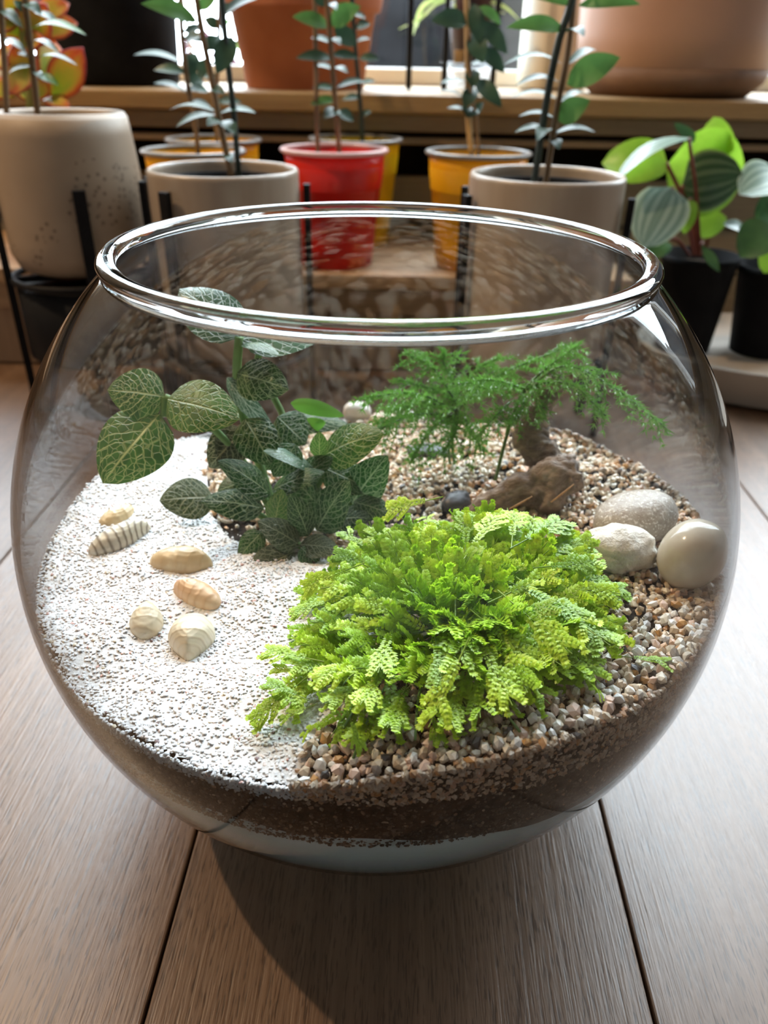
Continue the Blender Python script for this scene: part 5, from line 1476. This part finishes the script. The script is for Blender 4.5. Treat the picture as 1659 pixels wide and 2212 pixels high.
for (bpx, tpx, lift0, lift1, face_up) in [((640, 1480), (520, 1575), .014, .006, .8), ((660, 1420), (552, 1398), .016, .014, .7), ((700, 1300), (612, 1330), .02, .018, .7), ((1035, 1160), (1062, 1070), .02, .034, .3), ((1000, 1150), (978, 1100), .02, .030, .3), ((1370, 1420), (1470, 1432), .006, .004, .8),
        ((640, 1500), (560, 1465), .014, .014, .7), ((640, 1450), (575, 1440), .012, .012, .7), ((660, 1530), (590, 1560), .012, .008, .7), ((690, 1560), (640, 1600), .012, .006, .7), ((700, 1360), (620, 1380), .014, .012, .7), ((760, 1560), (790, 1640), .012, .004, .7), ((680, 1290), (640, 1290), .01, .012, .6), ((930, 1540), (962, 1622), .008, .003, .6), ((1280, 1480), (1310, 1510), .01, .004, .6), ((790, 1180), (725, 1135), .02, .022, .5), ((1200, 1190), (1270, 1165), .02, .022, .5)]:
    A = ground(*bpx); A = at_z(bpx[0], bpx[1], A[2] + lift0); B = ground(*tpx); B = at_z(tpx[0], tpx[1], B[2] + lift1)
    frond_obj(B, B - A, np.linalg.norm(B - A), np.array([0, -.5 * (1 - face_up), 1.0]))
# creeping stems under the fronds and a dark core of old growth
for q in range(16):
    a = rng.uniform(0, 6.28); Rm_ = float(np.interp((a + math.pi) % (2 * math.pi) - math.pi, oa, orr)) * rng.uniform(.7, .92)
    P_ = []
    for t in np.linspace(0, 1, 5):
        x, y = ctr[0] + Rm_ * t * math.cos(a + .3 * t), ctr[1] + Rm_ * t * math.sin(a + .3 * t)
        P_.append((x, y, float(hgt(x, y)) + .002 + .3 * float(dome(x, y)[0])))
    part('stem', tube('stem', catmull(P_, 10), [.0006, .0004], M_nstem, 5), moss)

# ------------------------------------------------------------------ feathery asparagus fern
M_needle = foliage('fern_needle', (0.12, 0.30, 0.045), (0.19, 0.43, 0.08), scale=90, rough=.4, trans=.4)
M_fstem = foliage('fern_stem', (0.06, 0.13, 0.035), (0.10, 0.19, 0.05), rough=.5, trans=.1)
gf1 = ground(978, 1015); YF = float(gf1[1])
fern = thing('asparagus_fern', gf1, 'feathery asparagus fern with fine needles on thin stems', 'plant')
def fern_frond(pts, width_px, seed, droop=.25):
    """one flat spray: axis, ferny side shoots, whorls of hair thin needles"""
    r = np.random.default_rng(seed)
    P_ = catmull([at_y(*p) for p in pts], 40)
    L = sum(np.linalg.norm(P_[i + 1] - P_[i]) for i in range(39))
    V, Fa = [], []
    def needle(p, d, ln, w):
        i0 = len(V); s = unit(np.cross(d, unit(CAM - p)))
        V.extend([p - s * w, p + s * w, p + d * ln]); Fa.append((i0, i0 + 1, i0 + 2))
    def whorls(Q, ln, n_per, w):
        for i in range(len(Q)):
            tdir = unit(Q[min(i + 1, len(Q) - 1)] - Q[max(i - 1, 0)])
            for _ in range(n_per):
                d = unit(tdir * r.uniform(.5, 1.1) + r.normal(0, .62, 3) * np.array([1, 1, .75]))
                needle(Q[i], d, ln * r.uniform(.6, 1.25), w * 1.7)
    whorls(P_[6:], .0036, 4, .00016)
    W = px_size(width_px, P_[20])
    nside = int(L / .0021)
    for j in range(nside):
        t = .10 + .88 * j / nside
        i = int(t * 39); tdir = unit(P_[min(i + 1, 39)] - P_[max(i - 1, 0)])
        sd = unit(np.cross(tdir, [0, 0, 1.0]) + r.normal(0, .15, 3)) * (1 if j % 2 else -1)
        ln = W * .5 * math.sin(math.pi * min(1, (.12 + .88 * (1 - t)) ** .8 * .95)) * r.uniform(.7, 1.15) + .004
        d = unit(sd * .9 + tdir * .75 + np.array([0, 0, r.uniform(-droop - .15, .12)]))
        nq = max(4, int(ln / .0017))
        Q = [P_[i] + d * ln * s_ + np.array([0, 0, -droop * ln * s_ * s_]) for s_ in np.linspace(0, 1, nq)]
        whorls(Q, .0033, 7, .00015)
        i0 = len(V); w_ = .00018; sN = unit(np.cross(d, unit(CAM - P_[i])))
        V.extend([Q[0] - sN * w_, Q[0] + sN * w_, Q[-1]]); Fa.append((i0, i0 + 1, i0 + 2))
    me = big_mesh('frond', np.array(V), np.array(Fa), M_needle, False)
    fo = part('frond', me, fern)
    part('axis', tube('axis', P_[::3], [.0006, .00025], M_fstem, 5), fo)
def fstem(pts, r=.0007):
    part('stem', tube('stem', catmull([at_y(*p) for p in pts], 16), [r, r * .7], M_fstem, 6), fern)
fstem([(974, 1018, YF), (970, 960, YF), (985, 890, YF)]); fstem([(984, 1022, YF), (978, 950, YF + .004), (1000, 860, YF + .006)])
g2 = ground(1068, 1045)
fstem([(1068, 1045, g2[1]), (1098, 930, g2[1]), (1128, 850, g2[1] + .004), (1160, 812, g2[1] + .004)], .0008)
for i, (pts, w) in enumerate([
        ([(988, 890, YF), (900, 850, YF - .008), (790, 858, YF - .016)], 100), ([(985, 900, YF), (900, 895, YF - .012), (812, 930, YF - .02)], 90), ([(990, 880, YF), (940, 800, YF + .008), (880, 764, YF + .012)], 80),
        ([(1000, 862, YF + .006), (1100, 800, YF + .008), (1246, 742, YF + .012)], 100), ([(1000, 862, YF + .006), (1030, 800, YF + .012), (1080, 770, YF + .016)], 100), ([(995, 880, YF), (1040, 840, YF - .008), (1110, 830, YF - .016)], 100),
        ([(985, 890, YF), (930, 930, YF - .01), (885, 1000, YF - .016)], 70), ([(1000, 870, YF), (1010, 920, YF - .008), (1045, 975, YF - .012)], 70), ([(990, 885, YF), (960, 850, YF + .006), (860, 820, YF + .006)], 90), ([(990, 880, YF), (985, 930, YF - .008), (955, 980, YF - .014)], 80),
        ([(1128, 850, g2[1] + .004), (1220, 790, g2[1] + .002), (1330, 840, g2[1] - .008), (1445, 930, g2[1] - .018)], 80), ([(1140, 830, g2[1] + .004), (1230, 830, g2[1] - .006), (1310, 900, g2[1] - .014)], 60), ([(1128, 850, g2[1] + .004), (1130, 880, g2[1] - .004), (1105, 915, g2[1] - .01)], 50),
        ([(1135, 840, g2[1] + .004), (1060, 820, g2[1] - .002), (990, 830, g2[1] - .008)], 90), ([(1160, 812, g2[1] + .004), (1200, 780, g2[1] + .008), (1250, 745, g2[1] + .01)], 60), ([(1150, 820, g2[1] + .004), (1160, 860, g2[1] - .004), (1175, 900, g2[1] - .008)], 40), ([(1100, 870, g2[1]), (1070, 900, g2[1] - .006), (1030, 945, g2[1] - .01)], 60),
        ([(990, 885, YF), (910, 870, YF), (840, 890, YF)], 90), ([(1000, 862, YF + .006), (960, 790, YF + .016), (960, 760, YF + .02)], 70)]):
    fern_frond(pts, w, 300 + i)
# dew on the fern
n = 160
Pd = []
for ch in [c for c in fern.children if c.name.startswith('frond') and not c.name.startswith('frond_axis')]:
    me = ch.data; k = len(me.vertices)
    for q in range(10): Pd.append(np.array(me.vertices[int(rng.integers(k // 3)) * 3 + 2].co))
Pd = np.array(Pd); n = len(Pd)
M_dew, nt, b, o = new_mat('dew')
b.inputs['Base Color'].default_value = (.55, .68, .55, 1); b.inputs['Roughness'].default_value = .03; b.inputs['Specular IOR Level'].default_value = 1.0
dv = (ICO1[None] * rng.uniform(.0002, .00042, (n, 1, 1)) + Pd[:, None]).reshape(-1, 3)
dew = part('dew_drops', big_mesh('dew_drops', dv, (ICO1F[None] + (np.arange(n) * 12)[:, None, None]).reshape(-1, 3), M_dew, True), fern)
dew['kind'] = 'stuff'; dew['label'] = 'tiny dew drops on the needles'
